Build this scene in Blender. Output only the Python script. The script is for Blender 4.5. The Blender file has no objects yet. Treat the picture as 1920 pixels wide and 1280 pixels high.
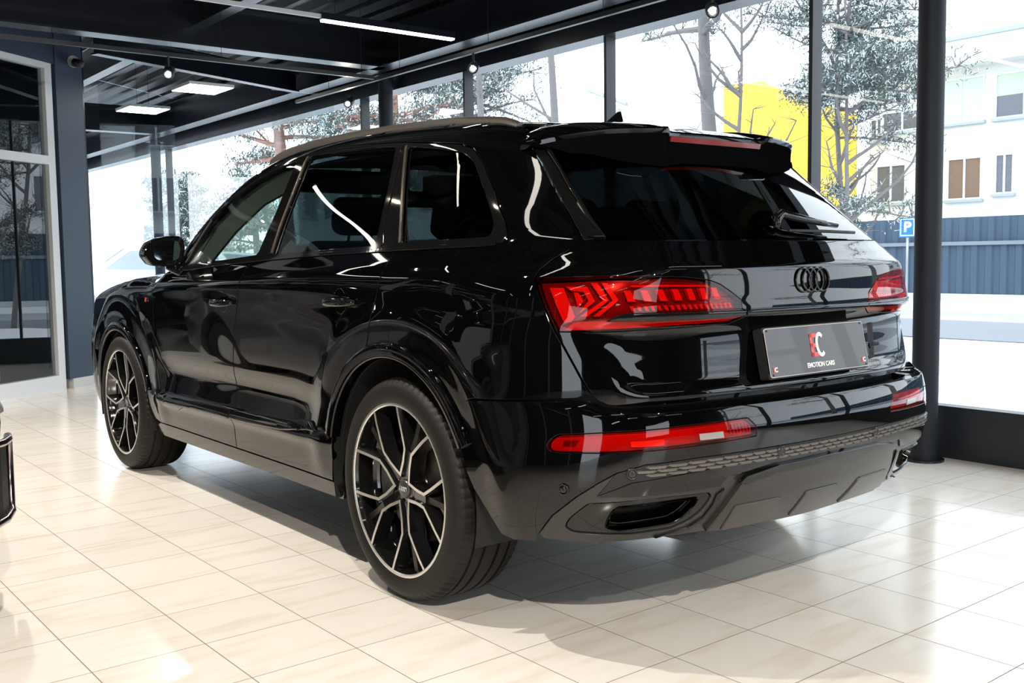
import numpy as np
from math import pi, sin, cos, tan, atan2, sqrt, radians

# ------------------------------------------------------------------ car body surface (metres, x forward, y left, rear axle at x=0)
def pchip(X, Y, x):
    """monotone cubic along axis 0 of Y evaluated at x (1-D), returns len(x) x rest"""
    X = np.asarray(X, float); Y = np.asarray(Y, float); x = np.clip(np.asarray(x, float), X[0], X[-1])
    h = np.diff(X); sh = (-1,) + (1,)*(Y.ndim-1)
    d = np.diff(Y, axis=0)/h.reshape(sh)
    m = np.zeros_like(Y)
    w1 = (2*h[1:]+h[:-1]).reshape(sh); w2 = (h[1:]+2*h[:-1]).reshape(sh)
    with np.errstate(divide='ignore', invalid='ignore'):
        mm = (w1+w2)/(w1/d[:-1]+w2/d[1:])
    m[1:-1] = np.where(d[:-1]*d[1:] > 0, mm, 0.0)
    m[0] = d[0]; m[-1] = d[-1]
    i = np.clip(np.searchsorted(X, x, side='right')-1, 0, len(X)-2)
    t = ((x-X[i])/h[i]); hh = h[i]
    return i, t, hh, m

def interp1(X, Y, x):
    sh = np.shape(x); x = np.ravel(x)
    Y = np.asarray(Y, float)
    i, t, h, m = pchip(X, Y, x)
    r = (2*t**3-3*t**2+1)*Y[i]+(t**3-2*t**2+t)*h*m[i]+(-2*t**3+3*t**2)*Y[i+1]+(t**3-t**2)*h*m[i+1]
    return r.reshape(sh)

def spline1(X, Y, x):
    """C2 natural cubic"""
    X = np.asarray(X, float); Y = np.asarray(Y, float); sh = np.shape(x); x = np.clip(np.ravel(x), X[0], X[-1])
    M = _nat(X, Y)
    i = np.clip(np.searchsorted(X, x, side='right')-1, 0, len(X)-2)
    h = X[i+1]-X[i]; a = (X[i+1]-x)/h; b = (x-X[i])/h
    return (a*Y[i]+b*Y[i+1]+((a**3-a)*M[i]+(b**3-b)*M[i+1])*h*h/6).reshape(sh)
def _nat(X, Y):
    n = len(X); h = np.diff(X); A = np.eye(n); rhs = np.zeros((n,)+Y.shape[1:])
    for k in range(1, n-1):
        A[k, k-1] = h[k-1]; A[k, k] = 2*(h[k-1]+h[k]); A[k, k+1] = h[k]
        rhs[k] = 6*((Y[k+1]-Y[k])/h[k]-(Y[k]-Y[k-1])/h[k-1])
    return np.linalg.solve(A, rhs)

# half width: rows = x stations, columns = z stations
SX = [-1.1, -0.8, -0.5, -0.25, 0.0, 0.4, 0.9, 1.5, 2.1, 2.6, 3.0, 3.4, 3.8, 4.1]
SZ = [0.15, 0.30, 0.42, 0.55, 0.70, 0.85, 1.00, 1.10, 1.16, 1.22, 1.35, 1.50, 1.62, 1.75]
ST = np.array([
 # .15   .30   .42   .55   .70   .85   1.00  1.10  1.16  1.22  1.35  1.50  1.62  1.75
 [.86,  .915, .925, .915, .885, .865, .850, .820, .775, .720, .660, .610, .580, .54],  # -1.1
 [.87,  .930, .948, .943, .918, .906, .893, .864, .818, .765, .710, .675, .635, .59],  # -.8
 [.88,  .940, .962, .972, .970, .965, .953, .926, .888, .842, .785, .718, .672, .62],  # -.5
 [.89,  .945, .966, .978, .979, .978, .972, .957, .935, .906, .847, .768, .708, .645],  # -.25
 [.89,  .945, .966, .978, .979, .980, .975, .962, .940, .914, .858, .784, .724, .655], # 0
 [.89,  .940, .960, .968, .971, .975, .974, .965, .944, .919, .864, .791, .731, .66],  # .4
 [.89,  .935, .952, .952, .958, .966, .970, .966, .947, .923, .869, .798, .738, .665], # .9
 [.89,  .935, .950, .948, .955, .964, .969, .967, .949, .926, .872, .802, .742, .668], # 1.5
 [.89,  .935, .950, .948, .955, .964, .968, .965, .943, .912, .853, .790, .738, .668], # 2.1
 [.89,  .935, .955, .957, .963, .969, .966, .948, .912, .865, .805, .75, .70, .65], # 2.6
 [.88,  .930, .955, .966, .972, .972, .960, .938, .915, .890, .850, .79,  .735, .66],  # 3.0
 [.86,  .915, .945, .957, .963, .957, .930, .890, .865, .840, .82,  .78,  .72,  .65],  # 3.4
 [.82,  .880, .905, .915, .915, .900, .865, .83, .835, .81,  .78,  .74,  .70,  .64],  # 3.8
 [.76,  .800, .820, .825, .825, .815, .795, .770, .75,  .73,  .70,  .68,  .66,  .62],  # 4.1
])
_SM = None
def tens(x, z):
    """natural cubic in x of pchip in z"""
    sh = np.shape(x); x = np.ravel(x); z = np.ravel(z)
    SXa = np.array(SX); xc = np.clip(x, SX[0], SX[-1])
    global _SM
    if _SM is None: _SM = _nat(SXa, ST)
    i = np.clip(np.searchsorted(SXa, xc, side='right')-1, 0, len(SX)-2)
    h = SXa[i+1]-SXa[i]; a = (SXa[i+1]-xc)/h; b = (xc-SXa[i])/h
    wa, wb = a, b; wc = (a**3-a)*h*h/6; wd = (b**3-b)*h*h/6
    # evaluate natural spline in z for each needed row: build per-column values
    row = wa[:, None]*ST[i]+wb[:, None]*ST[i+1]+wc[:, None]*_SM[i]+wd[:, None]*_SM[i+1]      # n x nz
    Z = np.array(SZ); zc = np.clip(z, Z[0], Z[-1])
    hz = np.diff(Z); d = np.diff(row, axis=1)/hz
    m = np.zeros_like(row); m[:, 0] = d[:, 0]; m[:, -1] = d[:, -1]
    m[:, 1:-1] = (d[:, :-1]*hz[1:]+d[:, 1:]*hz[:-1])/(hz[1:]+hz[:-1])
    j = np.clip(np.searchsorted(Z, zc, side='right')-1, 0, len(Z)-2); n = np.arange(len(z))
    t = (zc-Z[j])/hz[j]; hh = hz[j]
    r = (2*t**3-3*t**2+1)*row[n, j]+(t**3-2*t**2+t)*hh*m[n, j]+(-2*t**3+3*t**2)*row[n, j+1]+(t**3-t**2)*hh*m[n, j+1]
    return r.reshape(sh)

def sstep(a, b, x):
    t = np.clip((x-a)/(b-a), 0, 1); return t*t*(3-2*t)
def softabs(x, e): return np.sqrt(x*x+e*e)
def ridge(d, w):                       # a roof-like crease, rounded at the top
    return -softabs(d, w)+w

WB = 2.994; WR = 0.39
def side(x, z):
    s = tens(x, z)
    # shoulder line: surface folds just under it
    zc = spline1([-1.1, -.7, -.2, .5, 1.2, 2.0, 2.8, 3.6], [1.122, 1.124, 1.121, 1.108, 1.092, 1.072, 1.045, 0.99], x)
    dz = z-zc
    s = s + 0.010*np.exp(-np.maximum(dz, 0)**2/(2*.020**2))*np.exp(-np.minimum(dz, 0)**2/(2*.05**2))
    # lower door: concave band above the sill blade between the wheels
    w = sstep(.42, .85, x)*(1-sstep(2.2, 2.6, x))
    zl = .50+.03*(1.0-x)*.4
    s = s + w*(.020*np.exp(-((z-zl+.02)/.028)**2) - .016*np.exp(-((z-.615)/.07)**2))
    # blisters round the wheels
    for cx in (0.0, WB):
        dx = x-cx; dzz = z-WR
        r = np.sqrt(dx*dx+(dzz*1.0)**2)
        s = s + .010*np.exp(-((r-.60)/.07)**2)*sstep(.28, .45, z)
    return s

# rear profile x(z)
BZ = [0.15, 0.24, 0.32, 0.40, 0.47, 0.55, 0.62, 0.66, 0.72, 0.762, 0.80]
BB = [-.68, -.86, -.94, -1.00, -1.035, -1.058, -1.066, -1.068, -1.058, -1.040, -1.00]
TZ = [0.60, 0.70, 0.765, 0.80, 0.86, 0.93, 0.975, 1.00, 1.02, 1.06, 1.11, 1.143, 1.18, 1.225]
TB = [-.96, -.975, -.985, -.988, -.985, -.982, -.985, -.990, -.990, -.985, -.982, -.978, -.945, -.900]
GZ = [1.20, 1.235, 1.35, 1.50, 1.62, 1.72, 1.80]
GB = [-.925, -.893, -.765, -.590, -.452, -.34, -.24]
def rear(y, z, kind):
    a = np.abs(y)
    if kind == 'bump':
        b = interp1(BZ, BB, z)
        k = 0.15
    else:
        lo = interp1(TZ, TB, z); up = interp1(GZ, GB, z)
        w = sstep(1.205, 1.24, z)
        b = lo*(1-w)+up*w
        k = 0.15+0.07*sstep(1.15, 1.5, z)
    b = b + k*a*a + .22*np.maximum(a-.45, 0)**2
    if kind == 'gate':
        # number plate recess: floor set in between the light strip and the lower edge
        ze = z
        half = 0.845-0.60*(0.965-ze)
        d = np.minimum((0.990-ze)*1.0, (ze-0.785)*1.1)
        b = b + 0.022*sstep(-.020, .036, d)*sstep(-.03, .09, half-a)
        # fold under the upper crease
    return b

TX = [-1.2, -.9, -.6, -.35, 0.0, .4, .8, 1.15, 1.40, 1.60, 1.85, 2.10, 2.34, 2.52, 2.8, 3.2, 3.6, 3.85, 4.05]
TT = [1.40, 1.52, 1.602, 1.645, 1.687, 1.714, 1.724, 1.720, 1.704, 1.662, 1.560, 1.415, 1.250, 1.165, 1.145, 1.115, 1.055, .98, .88]
def top(x, y):
    t = spline1(TX, TT, x)
    a = np.abs(y)
    k = 0.055+0.05*sstep(1.3, 2.0, x)*(1-sstep(2.35,2.6,x))
    return t - k*a*a - .10*np.maximum(a-.5, 0)**2 + 0.012*sstep(.5,.62,a)*sstep(2.5,2.7,x)

def rsmax(a, b, r):
    return np.minimum(np.maximum(a, b), -r) + np.sqrt(np.maximum(a+r, 0)**2+np.maximum(b+r, 0)**2)

def F(x, y, z, kind='gate'):
    s = side(x, z)
    gs = 1.0-0.12*sstep(1.2, 1.3, z)
    fs = (np.abs(y)-s)*gs
    gr = 1.0-0.38*sstep(1.19, 1.25, z)
    fr = (rear(y, z, kind)-x)*gr
    r1 = 0.23-0.04*sstep(1.15, 1.3, z)
    f = rsmax(fs, fr, r1)
    g = 1.0-0.13*sstep(1.35, 1.6, x)*(1-sstep(2.3, 2.5, x))
    ft = (z-top(x, y))*g
    r2 = 0.09 - 0.03*sstep(1.3, 1.8, x)
    f = rsmax(f, ft, r2)
    ff = (x-(4.02-.30*np.abs(y)**2.2-.25*np.maximum(z-.75, 0)-.9*np.maximum(.35-z, 0)))
    f = rsmax(f, ff, .12)
    return f

XC = -0.35; RHO = 0.95; UC = XC-RHO*pi/2
def ring_dir(u, v):
    """origin and direction of the horizontal ray for ring parameter u at height v"""
    u = np.asarray(u, float); v = np.asarray(v, float)
    th = np.clip((XC-u)/RHO, 0, pi)
    ox = np.where(u > XC, u, np.where(u < XC-RHO*pi, 2*UC-u, XC))
    o = np.stack([ox, 0*u, v+0*u], -1)
    d = np.stack([-np.sin(th), np.cos(th), 0*u], -1)
    return o, d
def ring_param(x, y):
    th = np.arctan2(np.maximum(XC-x, 0), y)
    return np.where(x >= XC, np.where(y >= 0, x, 2*UC-x), XC-RHO*th)

def solve(o, d, kind, tmax=1.6):
    lo = np.zeros(len(o)); hi = np.full(len(o), tmax)
    for _ in range(34):
        m = .5*(lo+hi); p = o+m[:, None]*d
        pos = F(p[:, 0], p[:, 1], p[:, 2], kind) > 0
        hi = np.where(pos, m, hi); lo = np.where(pos, lo, m)
    return o+(.5*(lo+hi))[:, None]*d
def ring_pt(u, v, kind='gate'):
    o, d = ring_dir(u, v); return solve(o, d, kind)
def top_pt(x, y, kind='gate'):
    x = np.asarray(x, float); y = np.asarray(y, float)
    z0 = np.where(x > 2.6, .5, .8)
    o = np.stack([x, y, z0], -1); d = np.zeros_like(o); d[:, 2] = 1
    return solve(o, d, kind, 1.2)
def normal(p, kind):
    e = 8e-4; g = []
    for k in range(3):
        a = p.copy(); b = p.copy(); a[:, k] += e; b[:, k] -= e
        g.append(F(a[:, 0], a[:, 1], a[:, 2], kind)-F(b[:, 0], b[:, 1], b[:, 2], kind))
    g = np.stack(g, -1); return g/np.linalg.norm(g, axis=1, keepdims=True)
import bpy, bmesh, random, math
from mathutils import Vector, Matrix, noise
from mathutils.geometry import delaunay_2d_cdt
random.seed(7)
scene = bpy.context.scene
COL = scene.collection

# ------------------------------------------------------------------ materials
MATS = {}
def mat(name, col, rough=.5, metal=0., coat=0., spec=.5, emit=None, estr=0., trans=0.):
    if name in MATS: return MATS[name]
    m = bpy.data.materials.new(name); m.use_nodes = True
    b = m.node_tree.nodes['Principled BSDF']
    b.inputs['Base Color'].default_value = (*col, 1); b.inputs['Roughness'].default_value = rough
    b.inputs['Metallic'].default_value = metal; b.inputs['Coat Weight'].default_value = coat
    b.inputs['Coat Roughness'].default_value = .02; b.inputs['Specular IOR Level'].default_value = spec
    if emit: b.inputs['Emission Color'].default_value = (*emit, 1); b.inputs['Emission Strength'].default_value = estr
    MATS[name] = m; return m
def glassy(name, tint, f0=.045, rough=0.0):
    """thin sheet: tinted see-through plus mirror reflection growing at grazing angles"""
    m = bpy.data.materials.new(name); m.use_nodes = True; nt = m.node_tree; nt.nodes.clear()
    out = nt.nodes.new('ShaderNodeOutputMaterial'); mix = nt.nodes.new('ShaderNodeMixShader')
    tr = nt.nodes.new('ShaderNodeBsdfTransparent'); tr.inputs[0].default_value = (*tint, 1)
    gl = nt.nodes.new('ShaderNodeBsdfGlossy'); gl.inputs['Roughness'].default_value = rough
    lw = nt.nodes.new('ShaderNodeLayerWeight'); lw.inputs['Blend'].default_value = .5
    pw = nt.nodes.new('ShaderNodeMath'); pw.operation = 'POWER'; pw.inputs[1].default_value = 4.0
    ma = nt.nodes.new('ShaderNodeMath'); ma.operation = 'MULTIPLY_ADD'; ma.inputs[1].default_value = .9; ma.inputs[2].default_value = f0
    nt.links.new(lw.outputs['Facing'], pw.inputs[0]); nt.links.new(pw.outputs[0], ma.inputs[0])
    nt.links.new(ma.outputs[0], mix.inputs[0]); nt.links.new(tr.outputs[0], mix.inputs[1]); nt.links.new(gl.outputs[0], mix.inputs[2])
    nt.links.new(mix.outputs[0], out.inputs[0]); MATS[name] = m; return m
def emis(name, col, s):
    m = bpy.data.materials.new(name); m.use_nodes = True; nt = m.node_tree; nt.nodes.clear()
    out = nt.nodes.new('ShaderNodeOutputMaterial'); e = nt.nodes.new('ShaderNodeEmission')
    e.inputs[0].default_value = (*col, 1); e.inputs[1].default_value = s
    nt.links.new(e.outputs[0], out.inputs[0]); MATS[name] = m; return m

PAINT = mat('black_metallic_paint', (.0018, .0018, .002), .5, 0, 1.0, .0)
def flakes(m):
    nt = m.node_tree; b = nt.nodes['Principled BSDF']
    tc = nt.nodes.new('ShaderNodeTexCoord'); v = nt.nodes.new('ShaderNodeTexVoronoi'); v.inputs['Scale'].default_value = 900
    r = nt.nodes.new('ShaderNodeValToRGB'); r.color_ramp.elements[0].position = .0; r.color_ramp.elements[0].color = (.022, .021, .019, 1)
    r.color_ramp.elements[1].position = .13; r.color_ramp.elements[1].color = (.0010, .0010, .0012, 1)
    nt.links.new(tc.outputs['Object'], v.inputs['Vector']); nt.links.new(v.outputs['Distance'], r.inputs[0]); nt.links.new(r.outputs[0], b.inputs['Base Color'])
    b.inputs['Metallic'].default_value = .0
flakes(PAINT)
GBLK = mat('gloss_black_plastic', (.004, .004, .004), .035, 0, 0, .5)
FLAT = mat('flat_black_plastic', (.006, .006, .006), .6)
UNDER = mat('textured_black_plastic', (.0022, .0022, .0026), .6, 0, 0, .0)
SATIN = mat('satin_anthracite_plastic', (.022, .021, .020), .28, 0, 0, .5)
RAILM = mat('dark_anodised_aluminium', (.085, .078, .070), .40, .6)
HONEY = mat('grey_honeycomb_plastic', (.115, .105, .095), .38, .3)
TRIMM = mat('brushed_dark_metal_trim', (.10, .09, .08), .25, .8)
RUB = mat('tyre_rubber', (.010, .0088, .0075), .55, 0, 0, .25)
ALU = mat('machined_aluminium', (.78, .76, .73), .30, 1.0)
DISC = mat('brake_steel', (.35, .32, .29), .35, 1.0)
WBLK = mat('wheel_gloss_black', (.006, .006, .006), .08, 0, .6)
CHR = mat('chrome', (.6, .6, .6), .06, 1.0)
BCHR = mat('black_chrome', (.05, .048, .045), .07, 1.0)
TINT = glassy('privacy_glass', (.050, .066, .070), .04)
CLEAR = glassy('clear_car_glass', (.62, .72, .68), .04)
REARG = glassy('rear_privacy_glass', (.040, .052, .056), .04)
REDL = glassy('red_lamp_lens', (.95, .16, .13), .035)
REDI = mat('red_lamp_reflector', (.46, .045, .035), .30, 0, .3)
REDD = mat('dark_red_lamp_housing', (.10, .004, .004), .25, 0, .5)
REDB = mat('red_brake_lamp', (.16, .006, .003), .2, 0, .6)
AMBR = mat('amber_lamp', (.75, .16, .02), .25)
CLRL = mat('clear_lamp_insert', (.30, .27, .26), .2, .2)
LEATH = mat('black_leather', (.012, .012, .012), .45)
CABIN = mat('cabin_lining', (.02, .02, .019), .8)
DASHM = mat('beige_dash_top', (.20, .18, .13), .6)
WHITE = mat('white_print', (.85, .85, .85), .4)
REDP = mat('red_print', (.62, .045, .045), .4)
PLATEM = mat('number_plate_face', (.024, .020, .021), .30, 0, .2)

# ------------------------------------------------------------------ object helpers
def put(name, me, m, parent=None, label=None, kind=None):
    o = bpy.data.objects.new(name, me); COL.objects.link(o)
    if m is not None:
        for x in (m if isinstance(m, (list, tuple)) else [m]): me.materials.append(x)
    if parent is not None: o.parent = parent
    if label: o['label'] = label
    if kind: o['kind'] = kind
    return o
def empty(name, loc=(0, 0, 0), rz=0., parent=None):
    o = bpy.data.objects.new(name, None); COL.objects.link(o); o.location = loc; o.rotation_euler = (0, 0, rz)
    o.empty_display_size = .2
    if parent is not None: o.parent = parent
    return o
def tag(o, label, cat, group=None):
    o['label'] = label; o['category'] = cat
    if group: o['group'] = group
    return o
def struct(o):
    o['kind'] = 'structure'; return o
def smooth(me, f=True):
    me.polygons.foreach_set('use_smooth', [f]*len(me.polygons)); me.update()
class MB:
    def __init__(s): s.v = []; s.f = []; s.m = []
    def add(s, vs, fs, mi=0):
        n = len(s.v); s.v += [tuple(map(float, p)) for p in vs]; s.f += [tuple(n+i for i in f) for f in fs]; s.m += [mi]*len(fs); return s
    def box(s, a, b, mi=0, M=None):
        x0, y0, z0 = a; x1, y1, z1 = b
        vs = [(x0,y0,z0),(x1,y0,z0),(x1,y1,z0),(x0,y1,z0),(x0,y0,z1),(x1,y0,z1),(x1,y1,z1),(x0,y1,z1)]
        if M is not None: vs = [tuple(M @ Vector(p)) for p in vs]
        return s.add(vs, [(0,3,2,1),(4,5,6,7),(0,1,5,4),(1,2,6,5),(2,3,7,6),(3,0,4,7)], mi)
    def tube(s, pts, rad, n=8, mi=0, cap=True):
        pts = [Vector(p) for p in pts]; rr = rad if isinstance(rad, (list, tuple)) else [rad]*len(pts)
        vs = []; up = Vector((.013, .02, 1)).normalized(); prev = None
        for i, p in enumerate(pts):
            t = (pts[min(i+1, len(pts)-1)]-pts[max(i-1, 0)]).normalized()
            a = t.cross(up) if prev is None else (prev - t*prev.dot(t))
            if a.length < 1e-4: a = t.cross(Vector((1, 0, 0)))
            a.normalize(); b = t.cross(a); prev = a
            for k in range(n):
                q = p+(a*math.cos(2*pi*k/n)+b*math.sin(2*pi*k/n))*rr[i]; vs.append(tuple(q))
        fs = [(i*n+k, i*n+(k+1) % n, (i+1)*n+(k+1) % n, (i+1)*n+k) for i in range(len(pts)-1) for k in range(n)]
        if cap: fs += [tuple(reversed(range(n))), tuple((len(pts)-1)*n+k for k in range(n))]
        return s.add(vs, fs, mi)
    def lathe(s, prof, n=32, M=None, mi=0, closed=False):
        """prof: (r, h) pairs, axis +z of M"""
        vs = []
        for r, h in prof:
            for k in range(n):
                p = Vector((r*math.cos(2*pi*k/n), r*math.sin(2*pi*k/n), h)); vs.append(tuple(M @ p if M is not None else p))
        L = len(prof); R = range(L if closed else L-1)
        fs = [(i*n+k, i*n+(k+1) % n, ((i+1) % L)*n+(k+1) % n, ((i+1) % L)*n+k) for i in R for k in range(n)]
        return s.add(vs, fs, mi)
    def prism(s, poly, h0, h1, M=None, mi=0):
        n = len(poly); vs = [(x, y, h0) for x, y in poly]+[(x, y, h1) for x, y in poly]
        if M is not None: vs = [tuple(M @ Vector(p)) for p in vs]
        return s.add(vs, [tuple(reversed(range(n))), tuple(range(n, 2*n))]+[(i, (i+1) % n, n+(i+1) % n, n+i) for i in range(n)], mi)
    def build(s, name, m, parent=None, sm=False, bevel=0., label=None, kind=None, angle=None, fix=True):
        me = bpy.data.meshes.new(name); me.from_pydata(s.v, [], s.f); me.polygons.foreach_set('material_index', s.m)
        if fix:
            bm = bmesh.new(); bm.from_mesh(me); bmesh.ops.recalc_face_normals(bm, faces=bm.faces); bm.to_mesh(me); bm.free()
        smooth(me, sm)
        o = put(name, me, m, parent, label, kind)
        if bevel > 0:
            b = o.modifiers.new('bevel', 'BEVEL'); b.width = bevel; b.segments = 2; b.limit_method = 'ANGLE'
        if angle:
            me.set_sharp_from_angle(angle=angle)
        return o
def mirror_obj(o, name=None, label=None):
    """mirror image of a part across the car's centre plane (own mesh data)"""
    me = o.data.copy(); n = len(me.vertices)
    co = np.empty(n*3); me.vertices.foreach_get('co', co); co = co.reshape(-1, 3); co[:, 1] *= -1
    polys = [tuple(reversed(p.vertices)) for p in me.polygons]; mi = [p.material_index for p in me.polygons]; sm = [p.use_smooth for p in me.polygons]
    m2 = bpy.data.meshes.new(o.name); m2.from_pydata(co.tolist(), [], polys)
    m2.polygons.foreach_set('material_index', mi); m2.polygons.foreach_set('use_smooth', sm)
    vn = NRM.get(o.data.name)
    if vn is not None:
        w = vn.copy(); w[:, 1] *= -1; m2.normals_split_custom_set_from_vertices(w.tolist()); 
    p = put(name or o.name.split('.')[0], m2, [x for x in o.data.materials], o.parent, label)
    for md in o.modifiers:
        if md.type == 'BEVEL':
            b = p.modifiers.new('bevel', 'BEVEL'); b.width = md.width; b.segments = md.segments; b.limit_method = 'ANGLE'
    return p
NRM = {}
def text(body, size, m, M, parent, name='lettering', ext=.0004, label=None, sx=1.0, bold=0.):
    cu = bpy.data.curves.new('t', 'FONT'); cu.body = body; cu.size = size; cu.extrude = ext; cu.align_x = 'CENTER'; cu.align_y = 'CENTER'; cu.offset = bold
    t = bpy.data.objects.new('t', cu); COL.objects.link(t); bpy.context.view_layer.update()
    me = bpy.data.meshes.new_from_object(t.evaluated_get(bpy.context.evaluated_depsgraph_get()))
    bpy.data.objects.remove(t); me.transform(M @ Matrix.Diagonal((sx, 1, 1, 1)))
    me.materials.clear()
    return put(name, me, m, parent, label)

# ------------------------------------------------------------------ body panels cut from the surface
def M_ring(kind='gate'):
    return lambda a, b: ring_pt(a, b, kind), kind
def M_top(): return (lambda a, b: top_pt(a, b), 'gate')
def M_front():
    def f(a, b):
        o = np.stack([np.full_like(a, 2.9), a, b], -1); d = np.zeros_like(o); d[:, 0] = 1
        return solve(o, d, 'gate', 1.5)
    return (f, 'gate')
def dens(poly, st):
    out = []
    n = len(poly)
    for i in range(n):
        a = np.array(poly[i], float); b = np.array(poly[(i+1) % n], float); k = max(1, int(np.ceil(np.linalg.norm(b-a)/st)))
        for j in range(k): out.append(a+(b-a)*j/k)
    return out
def rnd(poly, r=.01, k=4):
    """round the corners of a polygon"""
    out = []; n = len(poly)
    for i in range(n):
        p = np.array(poly[i], float); a = np.array(poly[i-1], float)-p; b = np.array(poly[(i+1) % n], float)-p
        la, lb = np.linalg.norm(a), np.linalg.norm(b); q = min(r, .45*la, .45*lb)
        s, e = p+a/la*q, p+b/lb*q
        for j in range(k+1):
            t = j/k; out.append(tuple((1-t)**2*s+2*t*(1-t)*p+t*t*e))
    return out
def inside(poly, pts):
    x, y = pts[:, 0], pts[:, 1]; r = np.zeros(len(pts), bool); n = len(poly); j = n-1
    for i in range(n):
        xi, yi = poly[i]; xj, yj = poly[j]
        if yi != yj:
            r ^= ((yi > y) != (yj > y)) & (x < (xj-xi)*(y-yi)/(yj-yi)+xi)
        j = i
    return r
def segdist(poly, pts):
    d = np.full(len(pts), 9.); n = len(poly)
    for i in range(n):
        a = np.array(poly[i]); b = np.array(poly[(i+1) % n]); ab = b-a; L = ab@ab
        if L < 1e-12: continue
        t = np.clip(((pts-a)@ab)/L, 0, 1); q = a+t[:, None]*ab; d = np.minimum(d, np.hypot(*(pts-q).T))
    return d
def panel(name, poly, mp, m, parent, off=0., gap=.002, bev=.0015, depth=.018, sp=.018, holes=(), offf=None, mirror=False, label=None, st=None, mname=None):
    fn, kind = mp; st = st or sp*.6
    bp = [tuple(p) for p in dens(poly, st)]; loops = [bp]+[[tuple(p) for p in dens(h, st)] for h in holes]
    A = np.array(bp); lo = A.min(0); hi = A.max(0)
    gx, gy = np.meshgrid(np.arange(lo[0]+sp*.37, hi[0], sp), np.arange(lo[1]+sp*.41, hi[1], sp)); g = np.stack([gx.ravel(), gy.ravel()], -1)
    g[:, 0] += (np.round((g[:, 1]-lo[1])/sp) % 2)*sp*.5
    ok = inside(bp, g) & (segdist(poly, g) > sp*.45)
    for h in holes: ok &= (~inside(h, g)) & (segdist(h, g) > sp*.45)
    g = g[ok]; vs = []; es = []
    for L in loops:
        n0 = len(vs); vs += L; es += [(n0+i, n0+(i+1) % len(L)) for i in range(len(L))]
    vs += [tuple(p) for p in g]
    V2, _, F2, *_ = delaunay_2d_cdt([Vector(p) for p in vs], es, [], 1, 1e-6)
    V2 = np.array([tuple(p) for p in V2])
    if holes:
        cen = np.array([V2[list(f)].mean(0) for f in F2]); bad = np.zeros(len(F2), bool)
        for h in holes: bad |= inside(h, cen)
        F2 = [f for f, q in zip(F2, bad) if not q]
    P = fn(V2[:, 0], V2[:, 1]); N = normal(P, kind)
    if off: P = P+N*off
    if offf is not None: P = P+N*offf(V2)[:, None]
    tris = []
    for f in F2:
        for i in range(1, len(f)-1):
            t = (f[0], f[i], f[i+1]); a, b, c = P[t[0]], P[t[1]], P[t[2]]
            cr = np.cross(b-a, c-a)
            if np.dot(cr, N[t[0]]+N[t[1]]+N[t[2]]) < 0: t = (t[0], t[2], t[1])
            if np.linalg.norm(cr) > 1e-10: tris.append(t)
    if offf is not None:        # recompute normals from the mesh
        Nn = np.zeros_like(P)
        for t in tris:
            cr = np.cross(P[t[1]]-P[t[0]], P[t[2]]-P[t[0]])
            for i in t: Nn[i] += cr
        l = np.linalg.norm(Nn, axis=1, keepdims=True); N = np.where(l > 1e-12, Nn/np.maximum(l, 1e-12), N)
    cnt = {}
    for t in tris:
        for i in range(3):
            a, b = t[i], t[(i+1) % 3]; cnt.setdefault((min(a, b), max(a, b)), []).append((a, b))
    be = [v[0] for v in cnt.values() if len(v) == 1]
    O = {}
    for a, b in be:
        t = P[b]-P[a]; o = np.cross(t, (N[a]+N[b])*.5); l = np.linalg.norm(o)
        if l < 1e-12: continue
        for i in (a, b): O[i] = O.get(i, 0)+o/l
    vv = P.copy(); nn = N.copy(); i1 = {}; i2 = {}; ev = []; en = []
    k0 = len(P)
    for i, o in O.items():
        o = o/max(np.linalg.norm(o), 1e-9); vv[i] = P[i]-o*(gap+bev)
        i1[i] = k0+len(ev); ev.append(vv[i]+o*bev-N[i]*bev); en.append(o)
        i2[i] = k0+len(ev); ev.append(vv[i]+o*bev-N[i]*(bev+depth)); en.append(o)
    faces = list(tris)
    if depth > 0:
        for a, b in be:
            if a in i1 and b in i1: faces += [(b, a, i1[a], i1[b]), (i1[b], i1[a], i2[a], i2[b])]
        vv = np.vstack([vv, np.array(ev)]); nn = np.vstack([nn, np.array(en)])
    else:
        vv = P
    me = bpy.data.meshes.new(name); me.from_pydata(vv.tolist(), [], faces); smooth(me)
    me.normals_split_custom_set_from_vertices(nn[:len(vv)].tolist())
    NRM[me.name] = nn[:len(vv)]
    o = put(name, me, m, parent, label)
    if mirror: 
        q = mirror_obj(o, mname); return o, q
    return o
def mir(poly): return [(2*UC-u, z) for u, z in poly]
def sym(left):  # polygon from its left half (ordered), mirrored about the centre line
    return list(left)+[(2*UC-u, z) for u, z in reversed(left)]
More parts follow.
